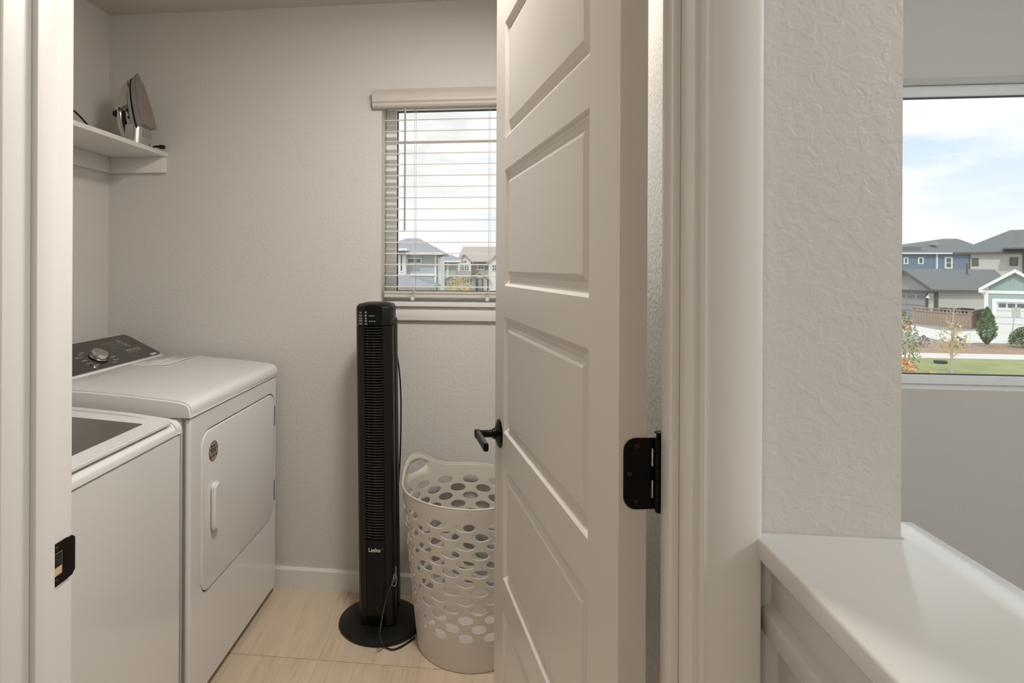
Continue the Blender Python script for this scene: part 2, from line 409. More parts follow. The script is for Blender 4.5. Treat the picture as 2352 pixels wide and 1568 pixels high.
# baseboards
def baseb(name, pts):   # profile u = out of wall, v = z
    return pts
bp = [(0, 0), (0.014, 0), (0.014, 0.078), (0.008, 0.086), (0, 0.087)]
bm = bmesh.new(); add_prism(bm, [(D - u, v) for u, v in bp], XW, 0.282, lambda u, v, d: (d, u, v)); struct(bm_done(bm, 'baseboard_back', 'trim_white'))
bm = bmesh.new(); add_prism(bm, [(XW + u, v) for u, v in bp], YL, D, lambda u, v, d: (u, d, v)); struct(bm_done(bm, 'baseboard_left', 'trim_white'))
bm = bmesh.new(); add_prism(bm, [(0.282 - u, v) for u, v in bp], YL + 0.06, D, lambda u, v, d: (u, d, v)); struct(bm_done(bm, 'baseboard_right', 'trim_white'))

# door frame: jambs, stops, casings
jr = empty('trim_1', kind='structure')
box('jamb', (XL - 0.018, YH, 0), (XL, YL, 2.05), 'jamb_white', jr, bev=0.001)
box('stop', (XL, 0.688, 0), (XL + 0.009, 0.7215, 2.04), 'jamb_white', jr, bev=0.0015)
jr2 = empty('trim_2', kind='structure')
box('jamb', (XR, YH, 0), (XR + 0.018, YL, 2.05), 'jamb_white', jr2, bev=0.001)
box('stop', (XR - 0.009, 0.688, 0), (XR, 0.7215, 2.04), 'jamb_white', jr2, bev=0.0015)
jr3 = empty('trim_3', kind='structure')
box('jamb', (XL - 0.018, YH, 2.05), (XR + 0.018, YL, 2.068), 'jamb_white', jr3)
box('stop', (XL, 0.688, 2.04), (XR, 0.7215, 2.05), 'jamb_white', jr3)
cas = empty('trim_4', kind='structure')
def casing_prof(sgn, x0):   # starts at reveal edge; u along x, v = y (towards hall)
    return [(x0, YH), (x0, YH - 0.008), (x0 + sgn * 0.003, YH - 0.0115), (x0 + sgn * 0.010, YH - 0.0120), (x0 + sgn * 0.014, YH - 0.0150),
            (x0 + sgn * 0.050, YH - 0.0165), (x0 + sgn * 0.055, YH - 0.0150), (x0 + sgn * 0.0575, YH - 0.011), (x0 + sgn * 0.0575, YH)]
bm = bmesh.new(); add_prism(bm, casing_prof(1, XR + 0.005), 0, 2.115, lambda u, v, d: (u, v, d)); bm_done(bm, 'casing', 'trim_white', cas, True, 40)
bm = bmesh.new(); add_prism(bm, casing_prof(-1, XL - 0.005), 0, 2.115, lambda u, v, d: (u, v, d)); bm_done(bm, 'casing', 'trim_white', cas, True, 40)
bm = bmesh.new(); add_prism(bm, [(y, 2.073 - 0 + abs(x - (XR + 0.005)) * 0.72) for x, y in casing_prof(1, XR + 0.005)], XL - 0.0625, XR + 0.0625, lambda u, v, d: (d, u, v)); bm_done(bm, 'casing', 'trim_white', cas, True, 40)
# laundry side casing
for s, x0 in ((1, XR + 0.005), (-1, XL - 0.005)):
    bm = bmesh.new(); add_prism(bm, [(x, 2 * YL - (y - YH) - YL) for x, y in casing_prof(s, x0)], 0, 2.115, lambda u, v, d: (u, v, d)); bm_done(bm, 'casing', 'trim_white', cas, True, 40)

# strike plate in the left jamb
sp = empty('strike_plate', 'dark bronze strike plate with latch hole in the left door jamb', 'strike plate')
bm = bmesh.new()
zc = 0.9715; X0, X1 = XL + 0.0002, XL + 0.0018
inner = rrect(0.7225 - 0.006, 0.7400, zc - 0.0125, zc + 0.0125, 0.003, 4)
add_ring_plate(bm, inner[:0] or [p for p in inner], 0.7135, 0.7535, zc - 0.0275, zc + 0.0275, X0, X1, YZ) if False else None
# plate as four pieces around the latch hole
for lo, hi in (((X0, 0.7215, zc - 0.0275), (X1, 0.754, zc - 0.0150)), ((X0, 0.7215, zc + 0.0150), (X1, 0.754, zc + 0.0275)), ((X0, 0.7455, zc - 0.0150), (X1, 0.754, zc + 0.0150))):
    add_box(bm, lo, hi)
bmesh.ops.remove_doubles(bm, verts=bm.verts, dist=1e-5)
bm_done(bm, 'plate', 'bronze', sp)
lip = [(0.754, X0), (0.7625, X0), (0.768, X0 - 0.0015), (0.7715, X0 - 0.006), (0.7730, X0 - 0.0055), (0.7695, X1 - 0.0006), (0.763, X1), (0.754, X1)]
bm = bmesh.new()
vs = [[], []]
for k2, (za, zb) in enumerate(((zc - 0.0275, zc + 0.0275),)):
    a = [bm.verts.new((u, y, zc - 0.0275 + (0.006 if i in (2, 3, 4, 5) else 0.001))) for i, (y, u) in enumerate(lip)]
    b = [bm.verts.new((u, y, zc + 0.0275 - (0.006 if i in (2, 3, 4, 5) else 0.001))) for i, (y, u) in enumerate(lip)]
    bm.faces.new(a); bm.faces.new(b[::-1])
    for i in range(8): bm.faces.new((a[i], a[(i + 1) % 8], b[(i + 1) % 8], b[i]))
bm_done(bm, 'lip', 'bronze', sp, True)
bm = bmesh.new(); add_box(bm, (X0 - 0.0001, 0.7225, zc - 0.0150), (X0 + 0.0004, 0.7455, zc + 0.0150)); bm_done(bm, 'latch_hole', 'raw_wood', sp)
bm = bmesh.new(); add_box(bm, (X0 + 0.0004, 0.7285, zc - 0.004), (X0 + 0.0007, 0.7445, zc + 0.0135)); bm_done(bm, 'hole_depth', 'dark_gap', sp)
for dz in (-0.0212, 0.0212):
    M = frame_mtx((X1, 0.7345, zc + dz), (1, 0, 0))
    lathe('screw', [(0, 0.0009), (0.0012, 0.0009), (0.0018, 0.0002), (0.0030, 0.0006), (0.0036, 0.0)], 'bronze_screw', sp, 20, M)

# ------------------------------------------------------------------ the door
TH = math.radians(11.2)
AX, AY = 0.1532, 0.7672
dr = empty('door_1', kind='structure', loc=(AX, AY, 0), rot=(0, 0, TH))
# door local: +Y runs from hinge edge to latch edge, +X is through the thickness (away from the viewer's face)
DWT, DTH, DZ0, DZ1 = 0.762, 0.035, 0.012, 2.035
P0, P1 = 0.107, 0.663
PZ = [(1.658, 1.925), (1.318, 1.585), (0.980, 1.247), (0.643, 0.906), (0.305, 0.568)]
def door_face(bm, side):
    X = 0.0 if side == 0 else DTH; sg = 1 if side == 0 else -1
    def V(y, z, d=0): return bm.verts.new((X + sg * d, y, z))
    ys = [0, P0, P1, DWT]; zs = [DZ0]
    for a, b in sorted(PZ): zs += [a, b]
    zs.append(DZ1)
    g_ = [[V(y, z) for z in zs] for y in ys]
    prof = [(0.003, 0.002), (0.0065, 0.0055), (0.009, 0.0062), (0.012, 0.0085), (0.021, 0.0085), (0.030, 0.0030), (0.033, 0.0022)]
    for i in range(3):
        for j in range(len(zs) - 1):
            if i == 1 and j % 2 == 1:
                prev = [g_[1][j], g_[2][j], g_[2][j + 1], g_[1][j + 1]]
                for ins, dp in prof:
                    cur = [V(ys[1] + ins, zs[j] + ins, dp), V(ys[2] - ins, zs[j] + ins, dp), V(ys[2] - ins, zs[j + 1] - ins, dp), V(ys[1] + ins, zs[j + 1] - ins, dp)]
                    for k in range(4): bm.faces.new((prev[k], prev[(k + 1) % 4], cur[(k + 1) % 4], cur[k]))
                    prev = cur
                bm.faces.new(prev)
            else: bm.faces.new((g_[i][j], g_[i + 1][j], g_[i + 1][j + 1], g_[i][j + 1]))
    return g_
bm = bmesh.new(); a = door_face(bm, 0); b = door_face(bm, 1)
nz = len(a[0])
for j in range(nz - 1):
    for i in (0, 3): bm.faces.new((a[i][j], a[i][j + 1], b[i][j + 1], b[i][j]))
for i in range(3):
    for j in (0, nz - 1): bm.faces.new((a[i][j], a[i + 1][j], b[i + 1][j], b[i][j]))
leaf = bm_done(bm, 'door_leaf', 'door_white', dr)
# hinge edge slab with leaf; coordinates in door space: edge plane y=0
PIN = (0.0495, -0.0025)
for zc_, vis in ((1.1085, 1), (1.86, 0), (0.28, 0)):
    hz0, hz1 = zc_ - 0.0435, zc_ + 0.0435
    bm = bmesh.new()
    pts = rrect(0.0055, 0.060, hz0, hz1, 0.0155, 6)
    pts = [(min(u, 0.0405), v) for u, v in pts]
    q = []
    for p in pts:
        if not q or (abs(p[0] - q[-1][0]) + abs(p[1] - q[-1][1])) > 1e-5: q.append(p)
    q = [(u, hz1 if (v > hz1 - 0.0156 and u > 0.0403) else (hz0 if (v < hz0 + 0.0156 and u > 0.0403) else v)) for u, v in q]
    q2 = []
    for p in q:
        if not q2 or (abs(p[0] - q2[-1][0]) + abs(p[1] - q2[-1][1])) > 1e-5: q2.append(p)
    add_prism(bm, q2, -0.0022, -0.0002, lambda u, v, d: (u, d, v))
    for za, zb in ((hz0, hz0 + 0.013), (zc_ - 0.0085, zc_ + 0.0085), (hz1 - 0.013, hz1)):
        add_box(bm, (0.040, -0.0022, za), (0.049, -0.0002, zb))
    h = bm_done(bm, 'hinge_leaf', 'bronze', dr)
    bm = bmesh.new(); edges = [hz0, hz0 + 0.0172, hz0 + 0.0352, hz0 + 0.0522, hz0 + 0.0702, hz1]
    for za, zb in zip(edges, edges[1:]):
        add_lathe(bm, [(0, za + 0.0003), (0.0062, za + 0.0003), (0.0066, za + 0.0008), (0.0066, zb - 0.0008), (0.0062, zb - 0.0003), (0, zb - 0.0003)], 18, Matrix.Translation((PIN[0], PIN[1], 0)))
    bm_done(bm, 'hinge_barrel', 'bronze', h, True, 30)
    lathe('hinge_pin', [(0, hz1 - 0.001), (0.0032, hz1 - 0.001), (0.0030, hz1 + 0.005), (0.0034, hz1 + 0.0058), (0.0056, hz1 + 0.0062), (0.0058, hz1 + 0.0072), (0.0040, hz1 + 0.0082), (0, hz1 + 0.0084)], 'bronze', h, 18, Matrix.Translation((PIN[0], PIN[1], 0)))
    lathe('hinge_tip', [(0, hz0 - 0.006), (0.004, hz0 - 0.004), (0.0052, hz0 + 0.001), (0, hz0 + 0.001)], 'bronze', h, 18, Matrix.Translation((PIN[0], PIN[1], 0)))
    if vis:
        for u, v in ((0.0215, hz1 - 0.0095), (0.0120, zc_ + 0.0005), (0.0205, hz0 + 0.0100)):
            lathe('screw', [(0, 0.0004), (0.0012, 0.0010), (0.0020, 0.0003), (0.0032, 0.0009), (0.0036, 0.0)], 'bronze_screw', h, 18, frame_mtx((u, -0.0022, v), (0, -1, 0)))
# lever set (both faces); local x negative is the viewer's side
for sgx, xf in ((-1, 0.0), (1, DTH)):
    ly, lz = 0.705, 0.966
    M = frame_mtx((xf, ly, lz), (sgx, 0, 0), (0, 0, 1))
    rs = lathe('lever_rose', [(0, 0.0), (0.033, 0.0), (0.0335, 0.002), (0.031, 0.005), (0.020, 0.009), (0.0135, 0.0115), (0.0135, 0.014), (0, 0.014)], 'bronze', dr, 36, M)
    lathe('lever_neck', [(0.0115, 0.012), (0.0115, 0.018), (0.0088, 0.020), (0.0088, 0.046), (0.0105, 0.050), (0.0105, 0.058), (0.009, 0.060), (0, 0.060)], 'bronze', rs, 24, M)
    bm = bmesh.new(); xa, xb = sorted((xf + sgx * 0.048, xf + sgx * 0.059))
    add_box(bm, (xa, ly - 0.112, lz - 0.009), (xb, ly + 0.010, lz + 0.009))
    bmesh.ops.bevel(bm, geom=list(bm.edges), offset=0.0018, segments=2, affect='EDGES')
    bm_done(bm, 'lever_handle', 'bronze', rs, True, 40)

# ------------------------------------------------------------------ laundry window
def window(name, x0, x1, z0, z1, bar=0.042, extra=False):
    r = empty(name, kind='structure'); y0, y1 = D + 0.105, D + 0.155
    bm = bmesh.new()
    us = [x0, x0 + bar, x1 - bar, x1]; vs_ = [z0, z0 + bar * 0.85, z1 - bar, z1]
    for lo, hi in (((x0, z0), (x0 + bar, z1)), ((x1 - bar, z0), (x1, z1)), ((x0 + bar, z0), (x1 - bar, z0 + bar * 0.85)), ((x0 + bar, z1 - bar), (x1 - bar, z1))):
        add_box(bm, (lo[0], y0, lo[1]), (hi[0], y1, hi[1]))
    bmesh.ops.bevel(bm, geom=[e for e in bm.edges], offset=0.002, segments=1, affect='EDGES')
    fr = bm_done(bm, 'window_frame', 'vinyl', r, True, 30)
    bm = bmesh.new(); a_, b_, c_, d_ = x0 + bar, x1 - bar, z0 + bar * 0.85, z1 - bar; gk = 0.004
    for lo, hi in (((a_, c_), (a_ + gk, d_)), ((b_ - gk, c_), (b_, d_)), ((a_, c_), (b_, c_ + gk)), ((a_, d_ - gk), (b_, d_))):
        add_box(bm, (lo[0], y0 + 0.018, lo[1]), (hi[0], y0 + 0.034, hi[1]))
    bm_done(bm, 'glazing_gasket', 'gasket', fr)
    box('pane', (a_, y0 + 0.024, c_), (b_, y0 + 0.028, d_), 'glass', r)
    return r
win1 = window('window_1', WX0 + 0.0005, WX1 - 0.0005, 1.2155, WZ1, 0.046)
win2 = window('window_2', VX0 + 0.0005, VX1 - 0.0005, VZ0 + 0.0005, VZ1 - 0.0005, 0.042)
st = box('window_sill', (WX0 + 0.001, D, 1.1975), (WX1 - 0.001, D + 0.155, 1.2149), 'trim_white', win1, bev=0.002)
bm = bmesh.new(); add_box(bm, (WX0 - 0.040, D - 0.030, 1.197), (WX1 + 0.040, D - 0.0005, 1.2150)); bmesh.ops.bevel(bm, geom=list(bm.edges), offset=0.0025, segments=2, affect='EDGES'); bm_done(bm, 'sill_nosing', 'trim_white', win1, True, 40)
box('window_apron', (WX0 - 0.012, D - 0.0165, 1.140), (WX1 + 0.012, D - 0.0005, 1.1965), 'trim_white', win1, bev=0.002)
# latch print strip on the lower frame
# blind
bl = empty('window_blind', 'white two inch slat blind lowered over the laundry window, slats open', 'blind')
BX0, BX1 = -0.456, 0.100; BYc = D + 0.040
box('headrail', (BX0, D + 0.012, 2.040), (BX1, D + 0.068, 2.084), 'blind_white', bl, bev=0.002)
# valance with moulded profile in front of the wall
vp = [(0.008, 2.019), (0.020, 2.017), (0.030, 2.021), (0.036, 2.028), (0.037, 2.036), (0.041, 2.039), (0.044, 2.044), (0.044, 2.050), (0.041, 2.054), (0.043, 2.066), (0.048, 2.078), (0.053, 2.084), (0.055, 2.088), (0.008, 2.088)]
vo = prism('valance', [(D - u, v) for u, v in vp], -0.502, 0.147, lambda u, v, d: (d, u, v), 'valance', bl, smooth=True, angle=25)
vo.location.y = 0.0055
slat_me = None
for i in range(17):
    z = 2.029 - i * 0.04692
    if slat_me is None:
        bm = bmesh.new(); prof = []
        for kk in range(7):
            t_ = -1 + kk / 3.0; prof.append((t_ * 0.0250, 0.0022 * (1 - t_ * t_) + 0.0012))
        prof += [(-p[0], -p[1] + 0.0044 * (1 - (p[0] / 0.025) ** 2)) for p in prof][:]
        add_prism(bm, prof, BX0, BX1, lambda u, v, d: (d, u, v))
        s_o = bm_done(bm, 'slat', 'blind_white', bl, True, 40); slat_me = s_o.data
    else: s_o = link('slat', slat_me, None, bl)
    s_o.location = (0, BYc, z - 0.002); s_o.rotation_euler = (math.radians(0 if i == 3 else 0.9 * math.degrees(math.atan((z - EYE) / 2.55)) + random.uniform(-0.7, 0.7)), 0, 0)
bm = bmesh.new(); add_prism(bm, [(-0.026, 1.2335), (0.026, 1.2335), (0.026, 1.246), (0.020, 1.252), (0.020, 1.2585), (-0.026, 1.2585), (-0.026, 1.250), (-0.022, 1.2475), (-0.022, 1.244), (-0.026, 1.2415)], BX0 - 0.001, BX1 + 0.001, lambda u, v, d: (d, BYc + u, v))
bm_done(bm, 'bottom_rail', 'valance', bl)
for lx in (-0.331, -0.021):
    for dy in (-0.027, 0.027):
        tube('ladder_cord', [(lx, BYc + dy, 1.24), (lx, BYc + dy, 2.045)], 0.0009, 'clear_cord', bl, 5)
    tube('lift_cord', [(lx + 0.008, BYc - 0.024, 1.255), (lx + 0.006, BYc - 0.024, 2.045)], 0.0008, 'clear_cord', bl, 5)
    yy = BYc - 0.031
    tube('cord_loop', [(lx + 0.002, yy, 1.262), (lx - 0.018, yy - 0.006, 1.254), (lx - 0.030, yy - 0.004, 1.246), (lx - 0.022, yy - 0.003, 1.238), (lx - 0.010, yy, 1.243), (lx + 0.004, yy, 1.246), (lx - 0.004, yy - 0.002, 1.236), (lx - 0.006, yy - 0.004, 1.224), (lx, yy - 0.006, 1.218)], 0.0009, 'clear_cord', bl, 5, curve=5)
    lathe('cord_button', [(0, 0), (0.008, 0.0), (0.009, 0.002), (0.007, 0.005), (0, 0.006)], 'clear_cord', bl, 16, frame_mtx((lx - 0.005, yy - 0.004, 1.2285), (0, -1, 0)))
tube('wand', [(-0.367, D - 0.012, 2.016), (-0.367, D - 0.014, 1.512)], 0.0042, 'wand', bl, 6)
tube('wand_hook', [(-0.367, D + 0.012, 2.050), (-0.367, D - 0.004, 2.034), (-0.367, D - 0.012, 2.012)], 0.0016, 'clear_cord', bl, 6)

# ------------------------------------------------------------------ shelf
sh = empty('wall_shelf', 'white wall shelf on cleats across the laundry corner, iron on it', 'shelf')
box('shelf_board', (XW + 0.0005, YL + 0.03, 1.833), (-1.409, D - 0.0005, 1.851), 'shelf_white', sh, bev=0.001)
box('cleat', (XW + 0.0195, D - 0.0185, 1.764), (-1.415, D - 0.0005, 1.8328), 'shelf_white', sh, bev=0.001)
box('cleat', (XW + 0.0005, YL + 0.03, 1.764), (XW + 0.0190, D - 0.0005, 1.8328), 'shelf_white', sh, bev=0.001)

# ------------------------------------------------------------------ dryer
DX, DY0, DY1 = -0.902, 1.735, 2.471
dy = empty('dryer', 'white front loading dryer with black console against the back wall', 'dryer', loc=(0, 0, 0))
bm = bmesh.new(); add_box(bm, (-1.62, DY0, 0.030), (DX - 0.012, DY1, 0.902)); 
es = [e for e in bm.edges if abs((e.verts[0].co - e.verts[1].co).normalized().z) > 0.9]
bmesh.ops.bevel(bm, geom=es, offset=0.014, segments=4, affect='EDGES'); bm_done(bm, 'body', 'appliance', dy, True, 40)
# front panel with door opening
inner = rrect(1.805, 2.448, 0.325, 0.843, 0.058, 8)
bm = bmesh.new(); add_ring_plate(bm, inner, DY0 + 0.012, DY1 - 0.012, 0.034, 0.900, DX - 0.013, DX, YZ)
bmesh.ops.remove_doubles(bm, verts=bm.verts, dist=1e-6)
fp = bm_done(bm, 'front_panel', 'appliance', dy, True, 30)
# rounded vertical corners of the front panel
for yc, a0 in ((DY0 + 0.012, 180), (DY1 - 0.012, 0)):
    pts = [(DX - 0.013, yc)] + [(DX - 0.012 + 0.012 * math.cos(math.radians(a)), yc + 0.012 * math.sin(math.radians(a))) for a in ([-90, -70, -50, -30, -15, 0] if a0 == 180 else [0, 15, 30, 50, 70, 90])]
    bm = bmesh.new(); add_prism(bm, pts, 0.034, 0.900, XY); bm_done(bm, 'corner_edge', 'appliance', dy, True, 60)
dd = prism('door', rrect(1.809, 2.444, 0.329, 0.8375, 0.055, 8), DX - 0.012, DX + 0.0015, YZ, 'appliance', dy, bev=0.005, seg=3, smooth=True, angle=60)
box('door_gap', (DX - 0.0125, 1.80, 0.32), (DX - 0.0118, 2.45, 0.846), 'dark_gap', dy)
# moulded handle
hb = bmesh.new()
add_prism(hb, rrect(1.866, 1.914, 0.508, 0.662, 0.018, 5), DX + 0.001, DX + 0.020, YZ)
bmesh.ops.recalc_face_normals(hb, faces=hb.faces)
bmesh.ops.bevel(hb, geom=[e for e in hb.edges if e.calc_face_angle(0) > 0.9], offset=0.006, segments=3, affect='EDGES')
hd = bm_done(hb, 'door_handle', 'appliance', dd, True, 60)
hb = bmesh.new(); rp = rrect(1.905, 1.945, 0.518, 0.652, 0.019, 5)
add_prism(hb, rp, DX + 0.001, DX + 0.004, YZ); bm_done(hb, 'handle_recess', 'appliance_side', dd, True, 40)
# round sticker
SM = lambda y, z, off: frame_mtx((DX + 0.0016 + off, y, z), (1, 0, 0), (0, 1, 0))
lathe('service_sticker', [(0, 0), (0.0325, 0), (0.0325, 0.0004), (0, 0.0005)], 'sticker_red', dd, 40, SM(1.889, 0.762, 0))
lathe('sticker_face', [(0, 0), (0.0300, 0), (0.0300, 0.0004), (0, 0.0005)], 'sticker_tan', dd, 40, SM(1.889, 0.762, 0.0004))
for tx, dz_, sz in (('PRODUCT', 0.0165, 0.0085), ('INFORMATION', 0.0075, 0.0080), ('REGISTER', -0.001, 0.0085), ('800 - 000 - 000', -0.0155, 0.0085)):
    text(tx, sz, 'print_black', SM(1.889, 0.762 + dz_, 0.0010), dd, 'sticker_print', 0.0001, 'CENTER', bold=0.0003)
box('sticker_line', (DX + 0.0022, 1.866, 0.7535), (DX + 0.0026, 1.912, 0.7543), 'print_black', dd)
for z0, z1 in ((0.700, 0.782), (0.392, 0.475)):
    box('door_hinge', (DX - 0.008, 2.4435, z0), (DX + 0.0022, 2.4485, z1), 'dark_steel', dy, bev=0.0015)
# crowned top
tp = [(-0.8985, 0.9045), (-0.8975, 0.925), (-0.900, 0.936), (-0.906, 0.9445), (-0.918, 0.951), (-0.94, 0.9555), (-1.02, 0.9630), (-1.103, 0.970), (-1.24, 0.978), (-1.36, 0.981), (-1.655, 0.981), (-1.655, 0.9045)]
bm = bmesh.new(); add_prism(bm, tp, DY0 - 0.003, DY1 + 0.003, XZ); bmesh.ops.recalc_face_normals(bm, faces=bm.faces)
es = [e for e in bm.edges if len(e.link_faces) == 2 and any(len(f.verts) > 4 for f in e.link_faces) and min(v.co.z for v in e.verts) > 0.906]
bmesh.ops.bevel(bm, geom=es, offset=0.016, segments=5, affect='EDGES', clamp_overlap=True)
bm_done(bm, 'top_panel', 'appliance', dy, True, 50)
box('top_seam', (-1.60, DY0 + 0.004, 0.901), (DX - 0.004, DY1 - 0.004, 0.905), 'dark_gap', dy)
# lint screen lid on the top
ls = prism('lint_screen_lid', rrect(-1.385, -1.245, 2.205, 2.455, 0.006, 3), 0.9795, 0.9828, XY, 'appliance', dy, bev=0.001)
prism('lid_tab', rrect(-1.345, -1.300, 2.245, 2.385, 0.008, 3), 0.9828, 0.9860, XY, 'appliance', ls, bev=0.0015)
# console
cp = [(-1.395, 0.979), (-1.400, 0.984), (-1.571, 1.0635), (-1.585, 1.067), (-1.602, 1.064), (-1.612, 1.050), (-1.655, 0.979)]
co = prism('console', cp, DY0 + 0.012, DY1 - 0.010, XZ, 'appliance', dy, bev=0.003, seg=2, bang=60)
ca, cb = Vector((-1.4035, 0, 0.9868)), Vector((-1.571, 0, 1.0650))
cdir = (cb - ca).normalized(); cn = Vector((-cdir.z, 0, cdir.x)); cn = cn if cn.z > 0 else -cn
clen = (cb - ca).length
def CON(y, s, h=0.0): return Vector((0, y, 0)) + ca + cdir * s + cn * h
gl_pts = rrect(DY0 + 0.018, DY1 - 0.016, 0.001, clen - 0.002, 0.014, 5)
gp = bmesh.new(); add_prism(gp, gl_pts, 0.0004, 0.003, lambda u, v, d: CON(u, v, d)); cg = bm_done(gp, 'console_glass', 'console_glass', co)
kc = CON(2.118, 0.064, 0.003)
KM = frame_mtx(kc, cn, (0, 1, 0))
kb = lathe('knob', [(0.030, 0), (0.030, 0.004), (0.0285, 0.006), (0.0285, 0.024), (0.0275, 0.026)], 'chrome', dy, 40, KM)
lathe('knob_cap', [(0.0276, 0.0255), (0.0270, 0.0272), (0.025, 0.0278), (0, 0.0280)], 'brushed', kb, 40, KM)
lathe('knob_ring', [(0.036, 0), (0.036, 0.0022), (0.033, 0.003), (0.029, 0.003)], 'fan_gloss', kb, 40, KM)
def CT(txt, y, s, size, align='LEFT', m='print_white'):
    M = frame_mtx(CON(y, s, 0.0032), cn, (0, 1, 0))
    return text(txt, size, m, M, cg, 'print', 0.0001, align, bold=0.0001)
ky, ks = 2.118, 0.064
for i, (ang, tx) in enumerate(((100, 'NORMAL'), (128, 'BULKY'), (150, 'HEAVY DUTY'), (178, 'TOWELS'), (203, 'DELICATES'), (228, 'QUICK DRY'), (70, 'CASUAL'), (42, 'SHEETS'), (15, 'JEANS'), (-14, 'WRINKLE'), (-40, 'TIMED DRY'), (-66, 'STEAM'))):
    a_ = math.radians(ang); yy_, ss_ = ky + 0.060 * math.cos(a_), ks + 0.052 * math.sin(a_)
    if not (0.008 < ss_ < clen - 0.008): ss_ = min(max(ss_, 0.010), clen - 0.010)
    CT(tx, yy_, ss_, 0.0068, 'LEFT' if math.cos(a_) > 0 else 'RIGHT')
def cbar(y0, y1, s0, s1, m='print_white', nm='print_mark'):
    bm = bmesh.new(); add_prism(bm, [(y0, s0), (y1, s0), (y1, s1), (y0, s1)], 0.0031, 0.0035, lambda u, v, d: CON(u, v, d)); bm_done(bm, nm, m, cg)
for (y0, s0) in ((2.337, 0.128), (2.345, 0.098)):   # two outlined squares
    q = 0.024
    for a_, b_, c_, d_ in ((y0, y0 + q, s0, s0 + .001), (y0, y0 + q, s0 + q - .001, s0 + q), (y0, y0 + .001, s0, s0 + q), (y0 + q - .001, y0 + q, s0, s0 + q)): cbar(a_, b_, c_, d_)
    cbar(y0 + .009, y0 + .015, s0 + .009, s0 + .015)
for i in range(4): cbar(2.30 + i * 0.024, 2.32 + i * 0.024, 0.064, 0.076, 'print_grey')
for i in range(4): CT('START', 2.302 + i * 0.024, 0.055, 0.0048)
for r_ in range(4):
    for c_ in range(4): cbar(2.262 + c_ * 0.018, 2.272 + c_ * 0.018, 0.100 + r_ * 0.010, 0.1025 + r_ * 0.010, 'print_grey')
for c_ in range(4): cbar(2.240 + c_ * 0.020, 2.255 + c_ * 0.020, 0.142, 0.1435, 'print_white')
cbar(2.385, 2.425, 0.004, 0.016, 'print_white', 'label_plate')
for yy_ in (DY0 + 0.06, DY1 - 0.06):
    for xx_ in (DX - 0.06, -1.56): lathe('foot', [(0, 0.0005), (0.018, 0.0005), (0.018, 0.012), (0.008, 0.014), (0.008, 0.031), (0, 0.031)], 'dark_gap', dy, 16, Matrix.Translation((xx_, yy_, 0)))

# ------------------------------------------------------------------ washer
WY0, WY1, WF = 0.985, 1.700, -0.908
ws = empty('washer', 'white top loading washer with smoked glass lid, in front of the dryer', 'washer')
bm = bmesh.new(); add_box(bm, (-1.60, WY0, 0.025), (WF, WY1, 0.868)); es = [e for e in bm.edges if abs((e.verts[0].co - e.verts[1].co).normalized().z) > 0.9]
bmesh.ops.bevel(bm, geom=es, offset=0.012, segments=4, affect='EDGES'); 
es = [e for e in bm.edges if e.is_valid and all(v.co.z > 0.867 for v in e.verts)]
bmesh.ops.bevel(bm, geom=es, offset=0.003, segments=2, affect='EDGES'); bm_done(bm, 'body', 'appliance', ws, True, 40)
box('top_seam', (-1.58, WY0 + 0.006, 0.866), (WF - 0.004, WY1 - 0.006, 0.873), 'dark_gap', ws)
# deck: low middle under the lid, raised rim on both sides
dk = [(WF + 0.002, 0.8725), (WF + 0.002, 0.887), (WF - 0.001, 0.892), (WF - 0.006, 0.8955), (-0.935, 0.8985), (-1.45, 0.925), (-1.50, 0.952), (-1.60, 0.957), (-1.60, 0.8725)]
prism('deck', dk, WY0 + 0.034, WY1 - 0.034, XZ, 'appliance', ws, smooth=True, angle=50)
rimp = [(WF + 0.002, 0.8725), (WF + 0.001, 0.888), (WF - 0.004, 0.899), (WF - 0.013, 0.907), (-0.945, 0.9120), (-1.062, 0.925), (-1.158, 0.932), (-1.252, 0.938), (-1.45, 0.949), (-1.60, 0.957), (-1.60, 0.8725)]
for ya, yb in ((WY1 - 0.036, WY1 + 0.002), (WY0 - 0.002, WY0 + 0.036)):
    bm = bmesh.new(); add_prism(bm, rimp, ya, yb, XZ); bmesh.ops.recalc_face_normals(bm, faces=bm.faces)
    es = [e for e in bm.edges if len(e.link_faces) == 2 and any(len(f.verts) > 4 for f in e.link_faces) and min(v.co.z for v in e.verts) > 0.88]
    bmesh.ops.bevel(bm, geom=es, offset=0.010, segments=5, affect='EDGES', clamp_overlap=True); bm_done(bm, 'side_rim', 'appliance', ws, True, 50)
ldz = lambda x: 0.9165 + (-0.920 - x) * 0.062
lid_o = rrect(-1.430, -0.9185, WY0 + 0.040, WY1 - 0.040, 0.010, 4)
lm = bmesh.new(); inn = rrect(-1.385, -0.968, WY0 + 0.100, WY1 - 0.097, 0.008, 8)
add_ring_plate(lm, inn, -1.430, -0.9185, WY0 + 0.040, WY1 - 0.040, 0, 1, lambda u, v, d: (u, v, ldz(u) - (0.013 if d == 0 else 0)))
bmesh.ops.recalc_face_normals(lm, faces=lm.faces)
es = [e for e in lm.edges if e.calc_face_angle(0) > 1.0 and all(v.co.x > -0.95 or v.co.y > WY1 - 0.05 or v.co.y < WY0 + 0.05 for v in e.verts)]
bmesh.ops.bevel(lm, geom=es, offset=0.003, segments=2, affect='EDGES', clamp_overlap=True)
lid = bm_done(lm, 'lid', 'appliance', ws, True, 40)
lm = bmesh.new(); add_prism(lm, inn, 0, 1, lambda u, v, d: (u, v, ldz(u) - (0.009 if d == 0 else 0.0008))); bm_done(lm, 'lid_glass', 'smoked_glass', lid)
